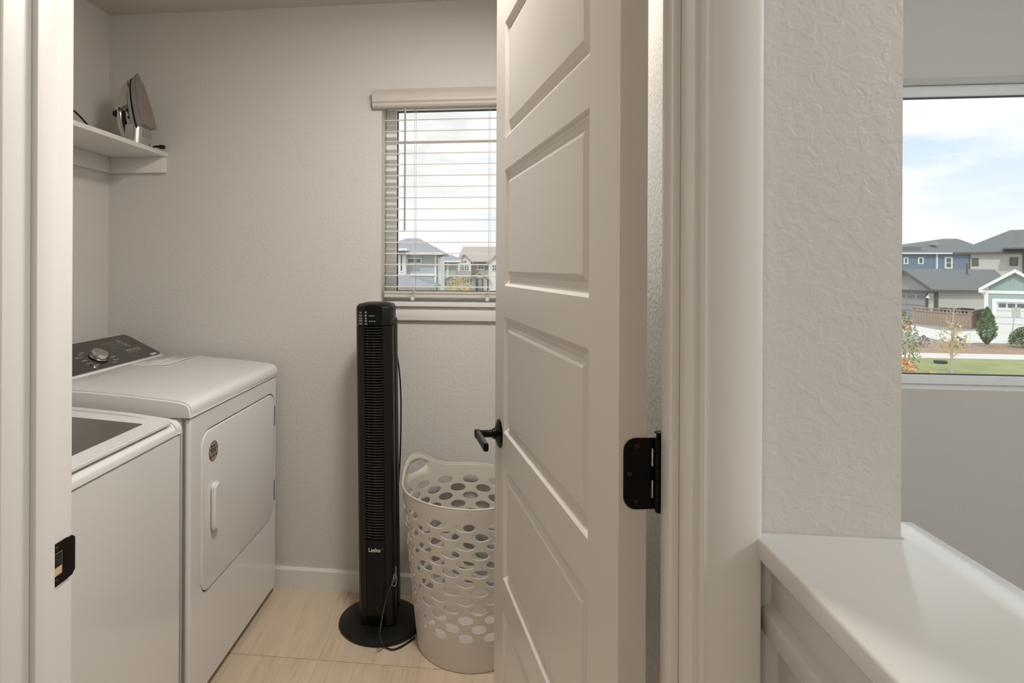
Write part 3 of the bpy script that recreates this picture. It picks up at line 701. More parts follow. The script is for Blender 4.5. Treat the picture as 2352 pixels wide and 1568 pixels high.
wc = prism('console', [(-1.44, 0.945), (-1.447, 0.957), (-1.565, 1.050), (-1.585, 1.052), (-1.60, 1.04), (-1.60, 0.945)], WY0 + 0.01, WY1 - 0.01, XZ, 'appliance', ws, bev=0.003)
box('console_glass', (-0.065, WY0 + 0.03, 0), (0.065, WY1 - 0.03, 0.002), 'console_glass', wc)
bpy.data.objects[wc.children[0].name].matrix_local = Matrix.Translation((-1.5045, 0, 1.0035)) @ Matrix.Rotation(math.radians(38.2), 4, 'Y')
for yy_ in (WY0 + 0.06, WY1 - 0.06):
    for xx_ in (WF - 0.06, -1.54): lathe('foot', [(0, 0.0005), (0.018, 0.0005), (0.018, 0.012), (0.008, 0.014), (0.008, 0.026), (0, 0.026)], 'dark_gap', ws, 16, Matrix.Translation((xx_, yy_, 0)))

# ------------------------------------------------------------------ steam iron on the shelf
ir = empty('steam_iron', 'chrome and black steam iron standing on its heel on the shelf', 'iron')
ta = math.radians(14.0)
IO = Vector((-1.389, 2.336, 1.9235)); IA = Vector((-math.sin(ta), 0, math.cos(ta))); IS = Vector((math.cos(ta), 0, math.sin(ta))); IW = Vector((0, 1, 0))
def I(a, s, wv): return IO + IA * a + IS * s + IW * wv
SLN = 0.228
def hw(a): 
    t_ = min(max(a / SLN, 0), 1); return 0.0535 * (1 - t_ ** 2.15) ** 0.72 * (0.93 + 0.07 * min(1, t_ * 6))
def layer(bm, sc, s, a0, a1, n=22, drop=0.0):
    r = []
    for k in range(n + 1):
        a = a0 + (a1 - a0) * (math.sin(k / n * PI / 2)); r.append((a, hw(SLN * (a - a0) / (a1 - a0) * 0.9999) * sc))
    loop = [(a, wv) for a, wv in r] + [(a, -wv) for a, wv in r[::-1][1:]]
    return [bm.verts.new(I(a, s, wv)) for a, wv in loop]
def loft(name, layers, m, parent, cap=True):
    bm = bmesh.new(); Ls = [layer(bm, *l) for l in layers]
    for a, b in zip(Ls, Ls[1:]):
        for k in range(len(a)): bm.faces.new((a[k], a[(k + 1) % len(a)], b[(k + 1) % len(b)], b[k]))
    if cap: bm.faces.new(Ls[0]); bm.faces.new(Ls[-1][::-1])
    return bm_done(bm, name, m, parent, True, 40)
so = loft('soleplate', [(1.0, 0.0, 0, SLN), (1.01, -0.001, 0, SLN + 0.001), (1.01, -0.0035, 0, SLN), (0.96, -0.005, 0.002, SLN - 0.006)], 'iron_sole', ir)
bm = bmesh.new()
for sg in (1, -1):
    for k in range(20):
        a = 0.045 + k * 0.0078; wv = sg * min(hw(a) * 0.66, 0.036)
        add_lathe(bm, [(0.0011, 0), (0, 0.0001)], 8, frame_mtx(I(a, 0.0002, wv), IS))
for k in range(5):
    add_lathe(bm, [(0.0011, 0), (0, 0.0001)], 8, frame_mtx(I(0.197 + 0.003 * (1 - abs(k - 2) / 2), 0.0002, -0.012 + k * 0.006), IS))
bm_done(bm, 'steam_holes', 'fan_dark', so)
loft('skirt', [(0.95, -0.005, 0.003, SLN - 0.006), (0.97, -0.012, 0.002, SLN - 0.006), (0.96, -0.026, 0.001, SLN - 0.012), (0.90, -0.030, 0.001, SLN - 0.018)], 'iron_grey', ir)
loft('skirt_band', [(0.98, -0.030, -0.004, SLN - 0.014), (0.98, -0.034, -0.004, SLN - 0.016)], 'cord_black', ir)
loft('water_tank', [(0.90, -0.034, -0.002, SLN - 0.018), (0.86, -0.044, -0.004, SLN - 0.022), (0.66, -0.058, -0.006, SLN - 0.034), (0.42, -0.066, 0.0, SLN - 0.055)], 'iron_silver', ir)
# nose rising into the handle
bm = bmesh.new()
add_prism(bm, [(0.212, -0.034), (0.202, -0.052), (0.180, -0.076), (0.150, -0.100), (0.120, -0.117), (0.096, -0.125), (0.086, -0.112), (0.090, -0.094), (0.094, -0.078), (0.098, -0.060), (0.098, -0.034)], -0.021, 0.021, lambda u, v, d: I(u, v, d))
bmesh.ops.recalc_face_normals(bm, faces=bm.faces); bmesh.ops.bevel(bm, geom=[e for e in bm.edges if e.calc_face_angle(0) > 1.2], offset=0.009, segments=4, affect='EDGES', clamp_overlap=True)
bm_done(bm, 'nose', 'iron_silver', ir, True, 60)
hp = [I(0.125, -0.098, 0), I(0.090, -0.112, 0), I(0.045, -0.118, 0), I(0.000, -0.114, 0), I(-0.035, -0.104, 0), I(-0.056, -0.088, 0), I(-0.062, -0.066, 0)]
hn = tube('handle', hp, 0.0125, 'chrome', ir, 14, curve=5)
tube('handle_grip', [I(0.098, -0.096, 0), I(0.060, -0.101, 0), I(0.020, -0.101, 0), I(-0.015, -0.095, 0), I(-0.044, -0.080, 0)], 0.0085, 'cord_black', ir, 12, curve=5)
tube('inner_guard', [I(0.108, -0.078, 0), I(0.075, -0.066, 0.0), I(0.030, -0.062, 0), I(-0.010, -0.064, 0), I(-0.045, -0.074, 0)], 0.011, 'cord_black', ir, 12, curve=5)
lathe('steam_dial', [(0, 0.016), (0.011, 0.016), (0.0135, 0.013), (0.0135, 0), (0, 0)], 'cord_black', ir, 20, frame_mtx(I(0.092, -0.122, 0), -IS))
lathe('screw', [(0, 0.001), (0.004, 0.001), (0.005, 0)], 'bronze_screw', ir, 14, frame_mtx(I(0.100, -0.098, -0.0212), -IW))
lathe('trigger', [(0, 0.012), (0.006, 0.010), (0.009, 0)], 'cord_black', ir, 14, frame_mtx(I(0.062, -0.072, 0), -IS))
# heel: leans on the shelf with its end plane horizontal
bm = bmesh.new()
hx0, hx1 = -1.482, -1.4115
for rr, zz in ((0, 1.8512), (0, 1.874), (1, 1.876), (1, 1.912), (2, 1.930)):
    pass
foot_pts = rrect(hx0, hx1, 2.286, 2.392, 0.028, 6)
a = [bm.verts.new((u, v, 1.8514)) for u, v in foot_pts]
b = [bm.verts.new((u + 0.002, v, 1.8725)) for u, v in foot_pts]
b2 = [bm.verts.new(((u - hx0) * 0.985 + hx0 + 0.002, 2.339 + (v - 2.339) * 0.975, 1.8735)) for u, v in foot_pts]
c = [bm.verts.new(((u - hx0) * 0.985 + hx0 + 0.004, 2.339 + (v - 2.339) * 0.95, 1.925)) for u, v in foot_pts]
bm.faces.new(a); n = len(a)
for p_, q_ in ((a, b), (b, b2), (b2, c)):
    for k in range(n): bm.faces.new((p_[k], p_[(k + 1) % n], q_[(k + 1) % n], q_[k]))
bm.faces.new(c[::-1]); bm_done(bm, 'heel', 'brushed', ir, True, 30)
box('rating_label', (-1.4125, 2.318, 1.884), (-1.4085, 2.383, 1.909), 'print_grey', ir)
# cord: behind and along the shelf, plug near the wall end
tube('cord', [(-1.49, 2.40, 1.875), (-1.53, 2.45, 1.862), (-1.60, 2.40, 1.857), (-1.595, 2.30, 1.870), (-1.565, 2.20, 1.905), (-1.560, 2.08, 1.945), (-1.57, 1.95, 1.93), (-1.60, 1.90, 1.88), (-1.60, 1.98, 1.857), (-1.575, 2.06, 1.865), (-1.57, 2.10, 1.915), (-1.565, 2.00, 1.955), (-1.60, 1.90, 1.92), (-1.64, 1.95, 1.856), (-1.655, 2.20, 1.856), (-1.64, 2.44, 1.856), (-1.52, 2.48, 1.856), (-1.455, 2.455, 1.862), (-1.430, 2.448, 1.868)], 0.0036, 'cord_black', ir, 8, curve=6)
pv = Vector((1, 0.05, -0.12)).normalized(); pm = frame_mtx((-1.434, 2.449, 1.8685), pv, (0, 0, 1))
lathe('plug_sleeve', [(0, 0), (0.0042, 0), (0.0052, 0.010), (0.0060, 0.024), (0, 0.024)], 'cord_black', ir, 12, pm)
bm = bmesh.new(); add_box(bm, (-0.0085, -0.0065, 0.018), (0.0085, 0.0065, 0.044), pm); bmesh.ops.bevel(bm, geom=list(bm.edges), offset=0.003, segments=2, affect='EDGES'); bm_done(bm, 'plug', 'cord_black', ir, True, 40)
for s_ in (-1, 1):
    bm = bmesh.new(); add_box(bm, (s_ * 0.0055 - 0.0007, -0.003, 0.044), (s_ * 0.0055 + 0.0007, 0.003, 0.058), pm); bm_done(bm, 'prong', 'brass', ir)

# ------------------------------------------------------------------ tower fan
fn_ = empty('tower_fan', 'tall black tower fan on a round base beside the laundry basket', 'fan', loc=(-0.425, 2.298, 0), rot=(0, math.radians(-0.9), math.radians(-1.5)))
lathe('base', [(0, 0.002), (0.150, 0.002), (0.1565, 0.006), (0.1575, 0.011), (0.155, 0.016), (0.148, 0.019), (0.10, 0.024), (0.06, 0.027), (0, 0.028)], 'fan_black', fn_, 72)
def fpts(w_, d0, d1, ch): return [(-w_, d0 + ch), (-w_ * 0.52, d0), (w_ * 0.52, d0), (w_, d0 + ch), (w_, d1 - 0.02), (w_ * 0.7, d1), (-w_ * 0.7, d1), (-w_, d1 - 0.02)]
FT = 1.212
# lower foot/plinth, side cheeks, back shell leave a real recess for the louvres
WB = 0.0685
cheekL = [(-WB, -0.048), (-0.060, -0.060), (-0.0365, -0.066), (-0.0345, -0.064), (-0.0345, -0.020), (-WB, -0.015)]
for s_ in (1, -1):
    prism('cheek', [(s_ * u, v) for u, v in cheekL], 0.030, 1.140, XY, 'fan_black', fn_, smooth=True, angle=30)
bk = [(-WB, -0.0148)] + [(-WB * math.cos(t_ * PI / 10), -0.0148 + 0.085 * math.sin(t_ * PI / 10)) for t_ in range(1, 10)] + [(WB, -0.0148)]
prism('back_shell', bk, 0.030, 1.140, XY, 'fan_black', fn_, smooth=True, angle=50)
# rear housing seen proud on the right
prism('rear_housing', [(0.055, -0.012), (0.0705, -0.004), (0.075, 0.018), (0.070, 0.050), (0.050, 0.062), (-0.050, 0.062), (-0.070, 0.050), (-0.075, 0.018), (-0.0705, -0.004)], 0.060, 1.165, XY, 'fan_black', fn_, bev=0.006, seg=3, smooth=True)
box('grille_cavity', (-0.0340, -0.021, 0.33), (0.0340, -0.0185, 1.139), 'fan_dark', fn_)
lp = prism('lower_panel', [(-0.0343, -0.0655), (-0.020, -0.0690), (0.020, -0.0690), (0.0343, -0.0655), (0.0343, -0.020), (-0.0343, -0.020)], 0.030, 0.345, XY, 'fan_gloss', fn_, smooth=True, angle=30)
lo_me = None; nl = 0
z = 0.353
while z < 1.137:
    if lo_me is None:
        bm = bmesh.new()
        pr = []
        for kk in range(7):
            u = -0.0342 + kk * 0.0114; pr.append((u, -0.0655 - 0.0045 * (1 - (u / 0.0342) ** 2)))
        add_prism(bm, pr + [(p_[0], p_[1] + 0.007) for p_ in pr[::-1]], -0.0008, 0.0008, lambda u, v, d: (u, v, d + (v + 0.066) * 0.12))
        lo = bm_done(bm, 'louvre', 'fan_slat', fn_); lo_me = lo.data
    else: lo = link('louvre', lo_me, None, fn_)
    lo.location = (0, 0, z); z += 0.01015; nl += 1
for u in (0.003, -0.024):
    box('louvre_bar', (u - 0.0008, -0.0620 if u < 0 else -0.0665, 0.345), (u + 0.0008, -0.0595 if u < 0 else -0.064, 1.095 if u > 0 else 1.13), 'fan_slat', fn_)
# head
hdp = [(-WB - 0.001, -0.044), (-0.060, -0.0595), (-0.036, -0.0680), (0.036, -0.0680), (0.060, -0.0595), (WB + 0.001, -0.044), (WB + 0.001, 0.020), (0.050, 0.050), (-0.050, 0.050), (-WB - 0.001, 0.020)]
hdm = prism('head', hdp, 1.1415, FT, XY, 'fan_black', fn_, bev=0.004, seg=3, smooth=True)
# domed lid with carry handle recess
bm = bmesh.new()
a = [bm.verts.new((u * 0.985, v * 0.985, FT - 0.001)) for u, v in hdp]; b = [bm.verts.new((u * 0.90, v * 0.85 + 0.003, FT + 0.009)) for u, v in hdp]; c = [bm.verts.new((u * 0.55, v * 0.5 + 0.006, FT + 0.0145)) for u, v in hdp]
for p_, q_ in ((a, b), (b, c)):
    for k in range(len(a)): bm.faces.new((p_[k], p_[(k + 1) % 10], q_[(k + 1) % 10], q_[k]))
bm.faces.new(c); bm.faces.new(a[::-1]); bm_done(bm, 'head_cap', 'fan_black', hdm, True, 60)
bm = bmesh.new(); ar = [(0.034 * math.cos(t_ * PI / 12), 0.013 * math.sin(t_ * PI / 12)) for t_ in range(13)]
dpan = prism('display_panel', [(-0.0345, 1.1425), (0.0345, 1.1425), (0.0345, 1.206)] + [(u, 1.206 + v) for u, v in ar[1:-1]] + [(-0.0345, 1.206)], -0.0705, -0.066, XZ, 'fan_gloss', hdm)
bm.free()
PF = lambda u, z_: frame_mtx((u, -0.0707, z_), (0, -1, 0), (1, 0, 0))
bz = [1.1905, 1.1795, 1.1690, 1.1590, 1.1485]
for i, z_ in enumerate(bz):
    M = frame_mtx((-0.0478, -0.0652, z_ - 0.0005), Vector((-0.34, -0.94, 0)), (0, 0, 1))
    bm = bmesh.new(); add_box(bm, (-0.0035, -0.0075 if i else -0.005, -0.001), (0.0035, 0.0075 if i else 0.005, 0.0022), M); bmesh.ops.bevel(bm, geom=list(bm.edges), offset=0.0008, segments=1, affect='EDGES'); bm_done(bm, 'button', 'button_grey', hdm)
def ringicon(u, z_, r, gap=0):
    bm = bmesh.new(); add_lathe(bm, [(r * 0.72, 0), (r * 0.72, 0.0003), (r, 0.0003), (r, 0)], 20, PF(u, z_)); bm_done(bm, 'icon', 'print_white', dpan)
for i in range(4): ringicon(-0.0270, bz[i], 0.0034)
box('icon_stroke', (-0.0275, -0.0712, bz[0]), (-0.0265, -0.0706, bz[0] + 0.005), 'print_white', dpan)
text('+', 0.0075, 'print_white', PF(-0.0270, bz[1]), dpan, 'icon', 0.0002, 'CENTER')
text('-', 0.0075, 'print_white', PF(-0.0270, bz[2]), dpan, 'icon', 0.0002, 'CENTER')
text('L', 0.004, 'print_white', PF(-0.0270, bz[3]), dpan, 'icon', 0.0002, 'CENTER')
text('ion', 0.0080, 'print_white', PF(-0.0310, bz[4]), dpan, 'lettering', 0.0002)
text('low med hi', 0.0048, 'print_white', PF(-0.0155, bz[1] - 0.001), dpan, 'lettering', 0.0002, bold=0.0001)
text('1hr  2hr  4hr', 0.0048, 'print_white', PF(-0.0155, bz[3] - 0.001), dpan, 'lettering', 0.0002, bold=0.0001)
text('Lasko', 0.0200, 'print_white', frame_mtx((-0.0270, -0.0693, 0.308), (0, -1, 0), (1, 0, 0)), lp, 'lettering', 0.0003, bold=0.0005)
lathe('trademark_dot', [(0.0008, 0), (0.0008, 0.0003), (0.0016, 0.0003), (0.0016, 0)], 'print_white', lp, 14, frame_mtx((0.0265, -0.0690, 0.3145), (0, -1, 0)))
# power cord belongs to the fan, in world space
def inv(p): return fn_.matrix_basis.inverted() @ Vector(p)
fn_.matrix_basis  # loc/rot set
M0 = Matrix.Translation(fn_.location) @ fn_.rotation_euler.to_matrix().to_4x4(); Mi = M0.inverted()
cpts = [at(899, 768, 2.335), at(906, 790, 2.35), at(915, 835, 2.37), at(920, 890, 2.39), at(921, 960, 2.40), at(919, 1050, 2.40), at(914, 1130, 2.38), at(909, 1210, 2.34), at(907, 1290, 2.27), at(900, 1340, 2.22), at(886, 1380, 2.18), at(876, 1430, 2.13), at(873, 1460, 2.10), on(882, 1482, 0.012), on(900, 1491, 0.005), on(922, 1484, 0.005), on(952, 1464, 0.005)]
tube('power_cord', [Mi @ p for p in cpts], 0.0030, 'cord_black', fn_, 8, curve=6)
tie = [at(903, 1330, 2.215), at(908, 1318, 2.225), at(912, 1330, 2.22), at(907, 1345, 2.215), at(900, 1342, 2.21), at(905, 1333, 2.205), at(909, 1322, 2.21), at(909, 1300, 2.235)]
tube('cord_tie', [Mi @ p for p in tie], 0.0016, 'print_grey', fn_, 6, curve=4)

# ------------------------------------------------------------------ laundry basket
BC = Vector((-0.088, 2.222, 0)); RB, RT, HR = 0.1790, 0.2390, 0.572
NC, SG = 14, 8
NT = NC * SG
zb0, ztop = 0.112, 0.5265
NR = 13; ph = (ztop - zb0) / NR
def rad(z): return RB + (RT - RB) * (max(z, 0) / HR) ** 0.92
LK = NT // 2 - 9; LT = 2 * PI * LK / NT
def rimz(th):
    # lobes on left (pi) and right (0)
    d_ = min(abs(((th - LT + PI) % (2 * PI)) - PI), abs(((th - LT) % (2 * PI)) - PI))
    return HR + 0.064 * math.exp(-(d_ / 0.42) ** 2.4)
bm = bmesh.new()
def BP(th, z): r = rad(min(z, HR + 0.05)); return BC + Vector((r * math.cos(th), r * math.sin(th), z))
cache = {}
def bv(k, z, off=0):
    key = (k % (NT * 1), round(z, 5), off)
    if key not in cache: cache[key] = bm.verts.new(BP(2 * PI * (k % NT) / NT, z))
    return cache[key]
def holecell(k0, wseg, z0, z1, hseg, hu, hv, rot=0.0, zf=None):
    """cell wseg x hseg with an elliptic hole; zf(k, t) maps t in 0..1 to height"""
    bnd = []
    zf = zf or (lambda k, t_: z0 + (z1 - z0) * t_)
    for i in range(wseg): bnd.append((k0 + i, 0.0))
    for j in range(hseg): bnd.append((k0 + wseg, j / hseg))
    for i in range(wseg): bnd.append((k0 + wseg - i, 1.0))
    for j in range(hseg): bnd.append((k0, 1 - j / hseg))
    B = [bv(k, zf(k, t_)) for k, t_ in bnd]
    n = len(bnd); R = []
    kc, cz = k0 + wseg / 2, zf(k0 + wseg / 2, 0.5)
    for (kk, t_) in bnd:
        z_ = zf(kk, t_); du = (kk - kc) / (wseg / 2); dv = (t_ - 0.5) * 2
        a = math.atan2(dv, du)
        R.append(a)
    rings = []
    for f in (1.14, 1.0):
        ring = []
        for a in R:
            u = kc + hu * f * math.cos(a); z_ = cz + min(hv * f, (abs(z1 - z0) / 2 - 0.0006) if z1 else 9) * math.sin(a)
            ring.append(bm.verts.new(BP(2 * PI * u / NT, z_)))
        rings.append(ring)
    for A_, B_ in ((B, rings[0]), (rings[0], rings[1])):
        for i in range(n):
            j = (i + 1) % n; bm.faces.new((A_[i], A_[j], B_[j], B_[i]))
for r_ in range(NR):
    off = 0 if r_ % 2 == 0 else SG // 2
    for c_ in range(NC):
        holecell(c_ * SG + off, SG, zb0 + r_ * ph, zb0 + (r_ + 1) * ph, 4, SG * 0.300, 0.0147)
# lower solid band
zs = [0.004, 0.010, 0.03, 0.07, zb0]
for z0, z1 in zip(zs, zs[1:]):
    for k in range(NT): bm.faces.new((bv(k, z0), bv(k + 1, z0), bv(k + 1, z1), bv(k, z1)))
# bottom disc
cen = bm.verts.new(BC + Vector((0, 0, 0.006)))
for k in range(NT): bm.faces.new((bv(k + 1, 0.004), bv(k, 0.004), cen))
# upper band with handle openings in the lobes
NB = 6
def ub(k, t_):
    th = 2 * PI * (k % NT) / NT; return ztop + (rimz(th) - ztop) * t_
lob = {}
for kc_ in (LK, (LK + NT // 2) % NT): lob[kc_] = (kc_ - 6, 12)
def in_lobe(k):
    for kc_ in lob:
        d_ = (k - (kc_ - 6)) % NT
        if d_ < 12: return True
    return False
for k in range(NT):
    if in_lobe(k): 
        for j in (0, NB - 1):
            t0, t1 = j / NB, (j + 1) / NB
            bm.faces.new((bv(k, ub(k, t0)), bv(k + 1, ub(k + 1, t0)), bv(k + 1, ub(k + 1, t1)), bv(k, ub(k, t1))))
        continue
    for j in range(NB):
        t0, t1 = j / NB, (j + 1) / NB
        bm.faces.new((bv(k, ub(k, t0)), bv(k + 1, ub(k + 1, t0)), bv(k + 1, ub(k + 1, t1)), bv(k, ub(k, t1))))
for kc_, (k0, wd) in lob.items():
    zf = lambda k, t_: ub(k, (1 + t_ * (NB - 2)) / NB)
    bnd = []
    for i in range(wd): bnd.append((k0 + i, 0.0))
    for j in range(NB - 2): bnd.append((k0 + wd, j / (NB - 2)))
    for i in range(wd): bnd.append((k0 + wd - i, 1.0))
    for j in range(NB - 2): bnd.append((k0, 1 - j / (NB - 2)))
    B = [bv(k, zf(k, t_)) for k, t_ in bnd]; ring = []
    for (kk, t_) in bnd:
        a = math.atan2((t_ - 0.5) * 2, (kk - kc_) / (wd / 2)); ring.append(bm.verts.new(BP(2 * PI * (kc_ + 4.6 * math.cos(a)) / NT, 0.590 + 0.021 * math.sin(a))))
    n = len(B)
    for i in range(n): j = (i + 1) % n; bm.faces.new((B[i], B[j], ring[j], ring[i]))
bmesh.ops.remove_doubles(bm, verts=bm.verts, dist=1e-5)
bk_ = bm_done(bm, 'laundry_basket', 'basket', None, True, 60)
md = bk_.modifiers.new('wall', 'SOLIDIFY'); md.thickness = 0.0044; md.offset = 0
tag(bk_, 'tall beige plastic laundry basket with oval holes, half behind the open door', 'basket')
bk_.data.update()
bm = bmesh.new()
ring = [BP(2 * PI * k / NT, rimz(2 * PI * k / NT)) for k in range(NT)]
rg = []
for i, p in enumerate(ring):
    t_ = (ring[(i + 1) % NT] - ring[i - 1]).normalized(); nr = Vector((p.x - BC.x, p.y - BC.y, 0)).normalized(); bi = t_.cross(nr).normalized()
    rg.append([bm.verts.new(p + (nr * math.cos(2 * PI * q / 8) + bi * math.sin(2 * PI * q / 8)) * 0.0032) for q in range(8)])
for i in range(NT):
    a, b = rg[i], rg[(i + 1) % NT]
    for q in range(8): bm.faces.new((a[q], a[(q + 1) % 8], b[(q + 1) % 8], b[q]))
bm_done(bm, 'rolled_rim', 'basket', bk_, True, 60)

# ================================================================== outdoors
GZ = -3.0
def ground(name, pts, z, m, th=0.04, label=None, cat=None):
    bm = bmesh.new(); add_prism(bm, [(p.x, p.y) for p in pts], z - th, z, XY); return tag(bm_done(bm, name, m), kind='structure')
ground('ground', [Vector((-80, 6, 0)), Vector((120, 6, 0)), Vector((120, 160, 0)), Vector((-80, 160, 0))], GZ - 0.03, 'gravel', 0.2)
def yg(py, px=2200): return on(px, py, GZ).y
def strip(name, m, z, ya0, ya1, yb0, yb1, x0=-30, x1=70):
    f = lambda y0, y1, x: y0 + (y1 - y0) * (x - x0) / (x1 - x0)
    return ground(name, [Vector((x0, ya0, 0)), Vector((x1, ya1, 0)), Vector((x1, yb1, 0)), Vector((x0, yb0, 0))], z, m)
yA, yB, yC = yg(823), yg(812), yg(788)
strip('ground_lawn', 'grass', GZ - 0.005, 12, 12, yA, yA)
strip('ground_sidewalk', 'concrete', GZ + 0.01, yA, yA, yB, yB)
strip('ground_mulch', 'mulch', GZ + 0.0, yB, yB, yC, yC)
# driveway and alley
dpt = [on(*p, GZ) for p in ((2075, 765), (2140, 778), (2190, 787), (2352, 789), (2480, 790), (2480, 750), (2352, 756), (2284, 757), (2200, 762), (2150, 757), (2095, 747), (2070, 745))]
ground('ground_alley', dpt, GZ + 0.02, 'concrete')
bm = bmesh.new()
ground('ground_drive_left', [on(*p, GZ) for p in ((2040, 741), (2098, 741), (2098, 736), (2040, 734))], GZ + 0.012, 'concrete')
bm.free()

def o_window(par, x0, x1, z0, z1, y, frame='out_white', fw=0.09, cols=1, rows=1, axis='y'):
    fn3 = (lambda u, v, d: (u, y - d, v)) if axis == 'y' else (lambda u, v, d: (y - d, u, v))
    bm = bmesh.new()
    def b(u0, u1, v0, v1, d0, d1): add_prism(bm, [(u0, v0), (u1, v0), (u1, v1), (u0, v1)], d0, d1, fn3)
    b(x0 - fw, x0, z0 - fw, z1 + fw, 0, 0.06); b(x1, x1 + fw, z0 - fw, z1 + fw, 0, 0.06); b(x0, x1, z0 - fw, z0, 0, 0.06); b(x0, x1, z1, z1 + fw, 0, 0.06)
    for c_ in range(1, cols): xm = x0 + (x1 - x0) * c_ / cols; b(xm - 0.03, xm + 0.03, z0, z1, 0, 0.05)
    for r_ in range(1, rows): zm = z0 + (z1 - z0) * r_ / rows; b(x0, x1, zm - 0.03, zm + 0.03, 0, 0.05)
    f = bm_done(bm, 'window', frame, par)
    bm = bmesh.new(); b_ = add_prism(bm, [(x0, z0), (x1, z0), (x1, z1), (x0, z1)], 0.005, 0.02, fn3); bm_done(bm, 'pane', 'pane_dark', f)
    return f
def roof_hip(name, x0, x1, y0, y1, z0, z1, ix0, ix1, m, par, ov=0.4, th=0.15):
    bm = bmesh.new(); ym = (y0 + y1) / 2
    lo = [bm.verts.new(v) for v in ((x0 - ov, y0 - ov, z0 - th), (x1 + ov, y0 - ov, z0 - th), (x1 + ov, y1 + ov, z0 - th), (x0 - ov, y1 + ov, z0 - th))]
    e_ = [bm.verts.new(v) for v in ((x0 - ov, y0 - ov, z0), (x1 + ov, y0 - ov, z0), (x1 + ov, y1 + ov, z0), (x0 - ov, y1 + ov, z0))]
    a = bm.verts.new((x0 + ix0, ym, z1)); b = bm.verts.new((x1 - ix1, ym, z1))
    bm.faces.new(lo[::-1])
    for i in range(4): bm.faces.new((lo[i], lo[(i + 1) % 4], e_[(i + 1) % 4], e_[i]))
    bm.faces.new((e_[0], e_[1], b, a)); bm.faces.new((e_[2], e_[3], a, b)); bm.faces.new((e_[1], e_[2], b)); bm.faces.new((e_[3], e_[0], a))
    return bm_done(bm, name, m, par)
def gutter(par, x0, x1, y, z, m): return box('gutter', (x0, y - 0.12, z - 0.16), (x1, y, z), m, par)
def fascia_gable_y(par, xc, half, y, z0, z1, m, w_=0.22, ov=0.35):
    """sloping fascia boards of a gable that faces -Y"""
    sl_ = (z1 - z0) / half
    for s_ in (-1, 1):
        bm = bmesh.new(); add_prism(bm, [(xc, z1), (xc + s_ * (half + ov), z0 - ov * sl_), (xc + s_ * (half + ov), z0 - ov * sl_ - w_), (xc, z1 - w_)], y - 0.08, y, lambda u, v, d: (u, d, v)); bm_done(bm, 'fascia', m, par)
def roof_gable(par, x0, x1, y0, y1, z0, z1, m, axis='y', ov=0.35, th=0.14):
    """ridge along axis"""
    bm = bmesh.new()
    if axis == 'y':
        xc = (x0 + x1) / 2; sl_ = (z1 - z0) / ((x1 - x0) / 2)
        pr = [(x0 - ov, z0 - ov * sl_), (xc, z1), (x1 + ov, z0 - ov * sl_), (x1 + ov, z0 - ov * sl_ - th), (xc, z1 - th), (x0 - ov, z0 - ov * sl_ - th)]
        add_prism(bm, pr, y0 - ov, y1 + ov, XZ)
    else:
        yc = (y0 + y1) / 2; sl_ = (z1 - z0) / ((y1 - y0) / 2)
        pr = [(y0 - ov, z0 - ov * sl_), (yc, z1), (y1 + ov, z0 - ov * sl_), (y1 + ov, z0 - ov * sl_ - th), (yc, z1 - th), (y0 - ov, z0 - ov * sl_ - th)]
        add_prism(bm, pr, x0 - ov, x1 + ov, YZ)
    return bm_done(bm, 'roof', m, par)
def pentagon_y(name, par, xc, half, y0, y1, zb, ze, zr, m):
    bm = bmesh.new(); add_prism(bm, [(xc - half, zb), (xc + half, zb), (xc + half, ze), (xc, zr), (xc - half, ze)], y0, y1, XZ); return bm_done(bm, name, m, par)
def vent_pipe(par, p, h, r=0.06, m='roof_pale'):
    lathe('vent_pipe', [(r * 2.6, 0), (r, 0.06), (r, h), (r * 1.2, h), (0, h)], m, par, 10, Matrix.Translation(p))

# --- blue two storey house
bh = empty('blue_house', 'blue lap sided two storey house under a grey roof, behind the garages', 'house')
Yb = 76.0; X0, X1 = at(2040, 600, Yb).x, at(2228, 600, Yb).x; ze = at(2150, 583, Yb).z
box('wall', (X0, Yb, GZ), (X1, Yb + 9, ze), 'siding_blue', bh)
roof_hip('roof', X0 - 1, X1 + 2.0, Yb, Yb + 9, ze + 0.15, at(2168, 548, Yb + 4.5).z, (at(2168, 548, Yb + 4.5).x - X0 + 1), 0.2, 'roof_slate', bh, 0.5)
box('roof_lower', (X0 - 1, Yb + 0.2, ze), (at(2119, 566, Yb).x, Yb + 3, at(2119, 567, Yb + 1).z), 'roof_slate', bh)
gutter(bh, X0 - 1.4, X1 + 0.5, Yb - 0.4, ze + 0.14, 'out_white')
o_window(bh, at(2173, 600, Yb).x, at(2184, 600, Yb).x, at(2180, 613.5, Yb).z, at(2180, 593, Yb).z, Yb, fw=0.16, rows=2)
o_window(bh, at(2111, 600, Yb).x, at(2118, 600, Yb).x, at(2115, 604, Yb).z, at(2115, 593, Yb).z, Yb, fw=0.13)
o_window(bh, at(2078, 600, Yb).x, at(2083, 600, Yb).x, at(2080, 604, Yb).z, at(2080, 593, Yb).z, Yb, fw=0.13)
box('downspout', (at(2148.5, 600, Yb).x, Yb - 0.2, GZ), (at(2151.5, 600, Yb).x, Yb - 0.02, ze), 'out_white', bh)
for q in ((2168, 570), (2192, 577), (2145, 556)): p = at(*q, Yb + 1.5); box('roof_vent', (p.x - 0.3, Yb + 1.2, p.z - 0.35), (p.x + 0.3, Yb + 1.9, p.z), 'roof_pale', bh)
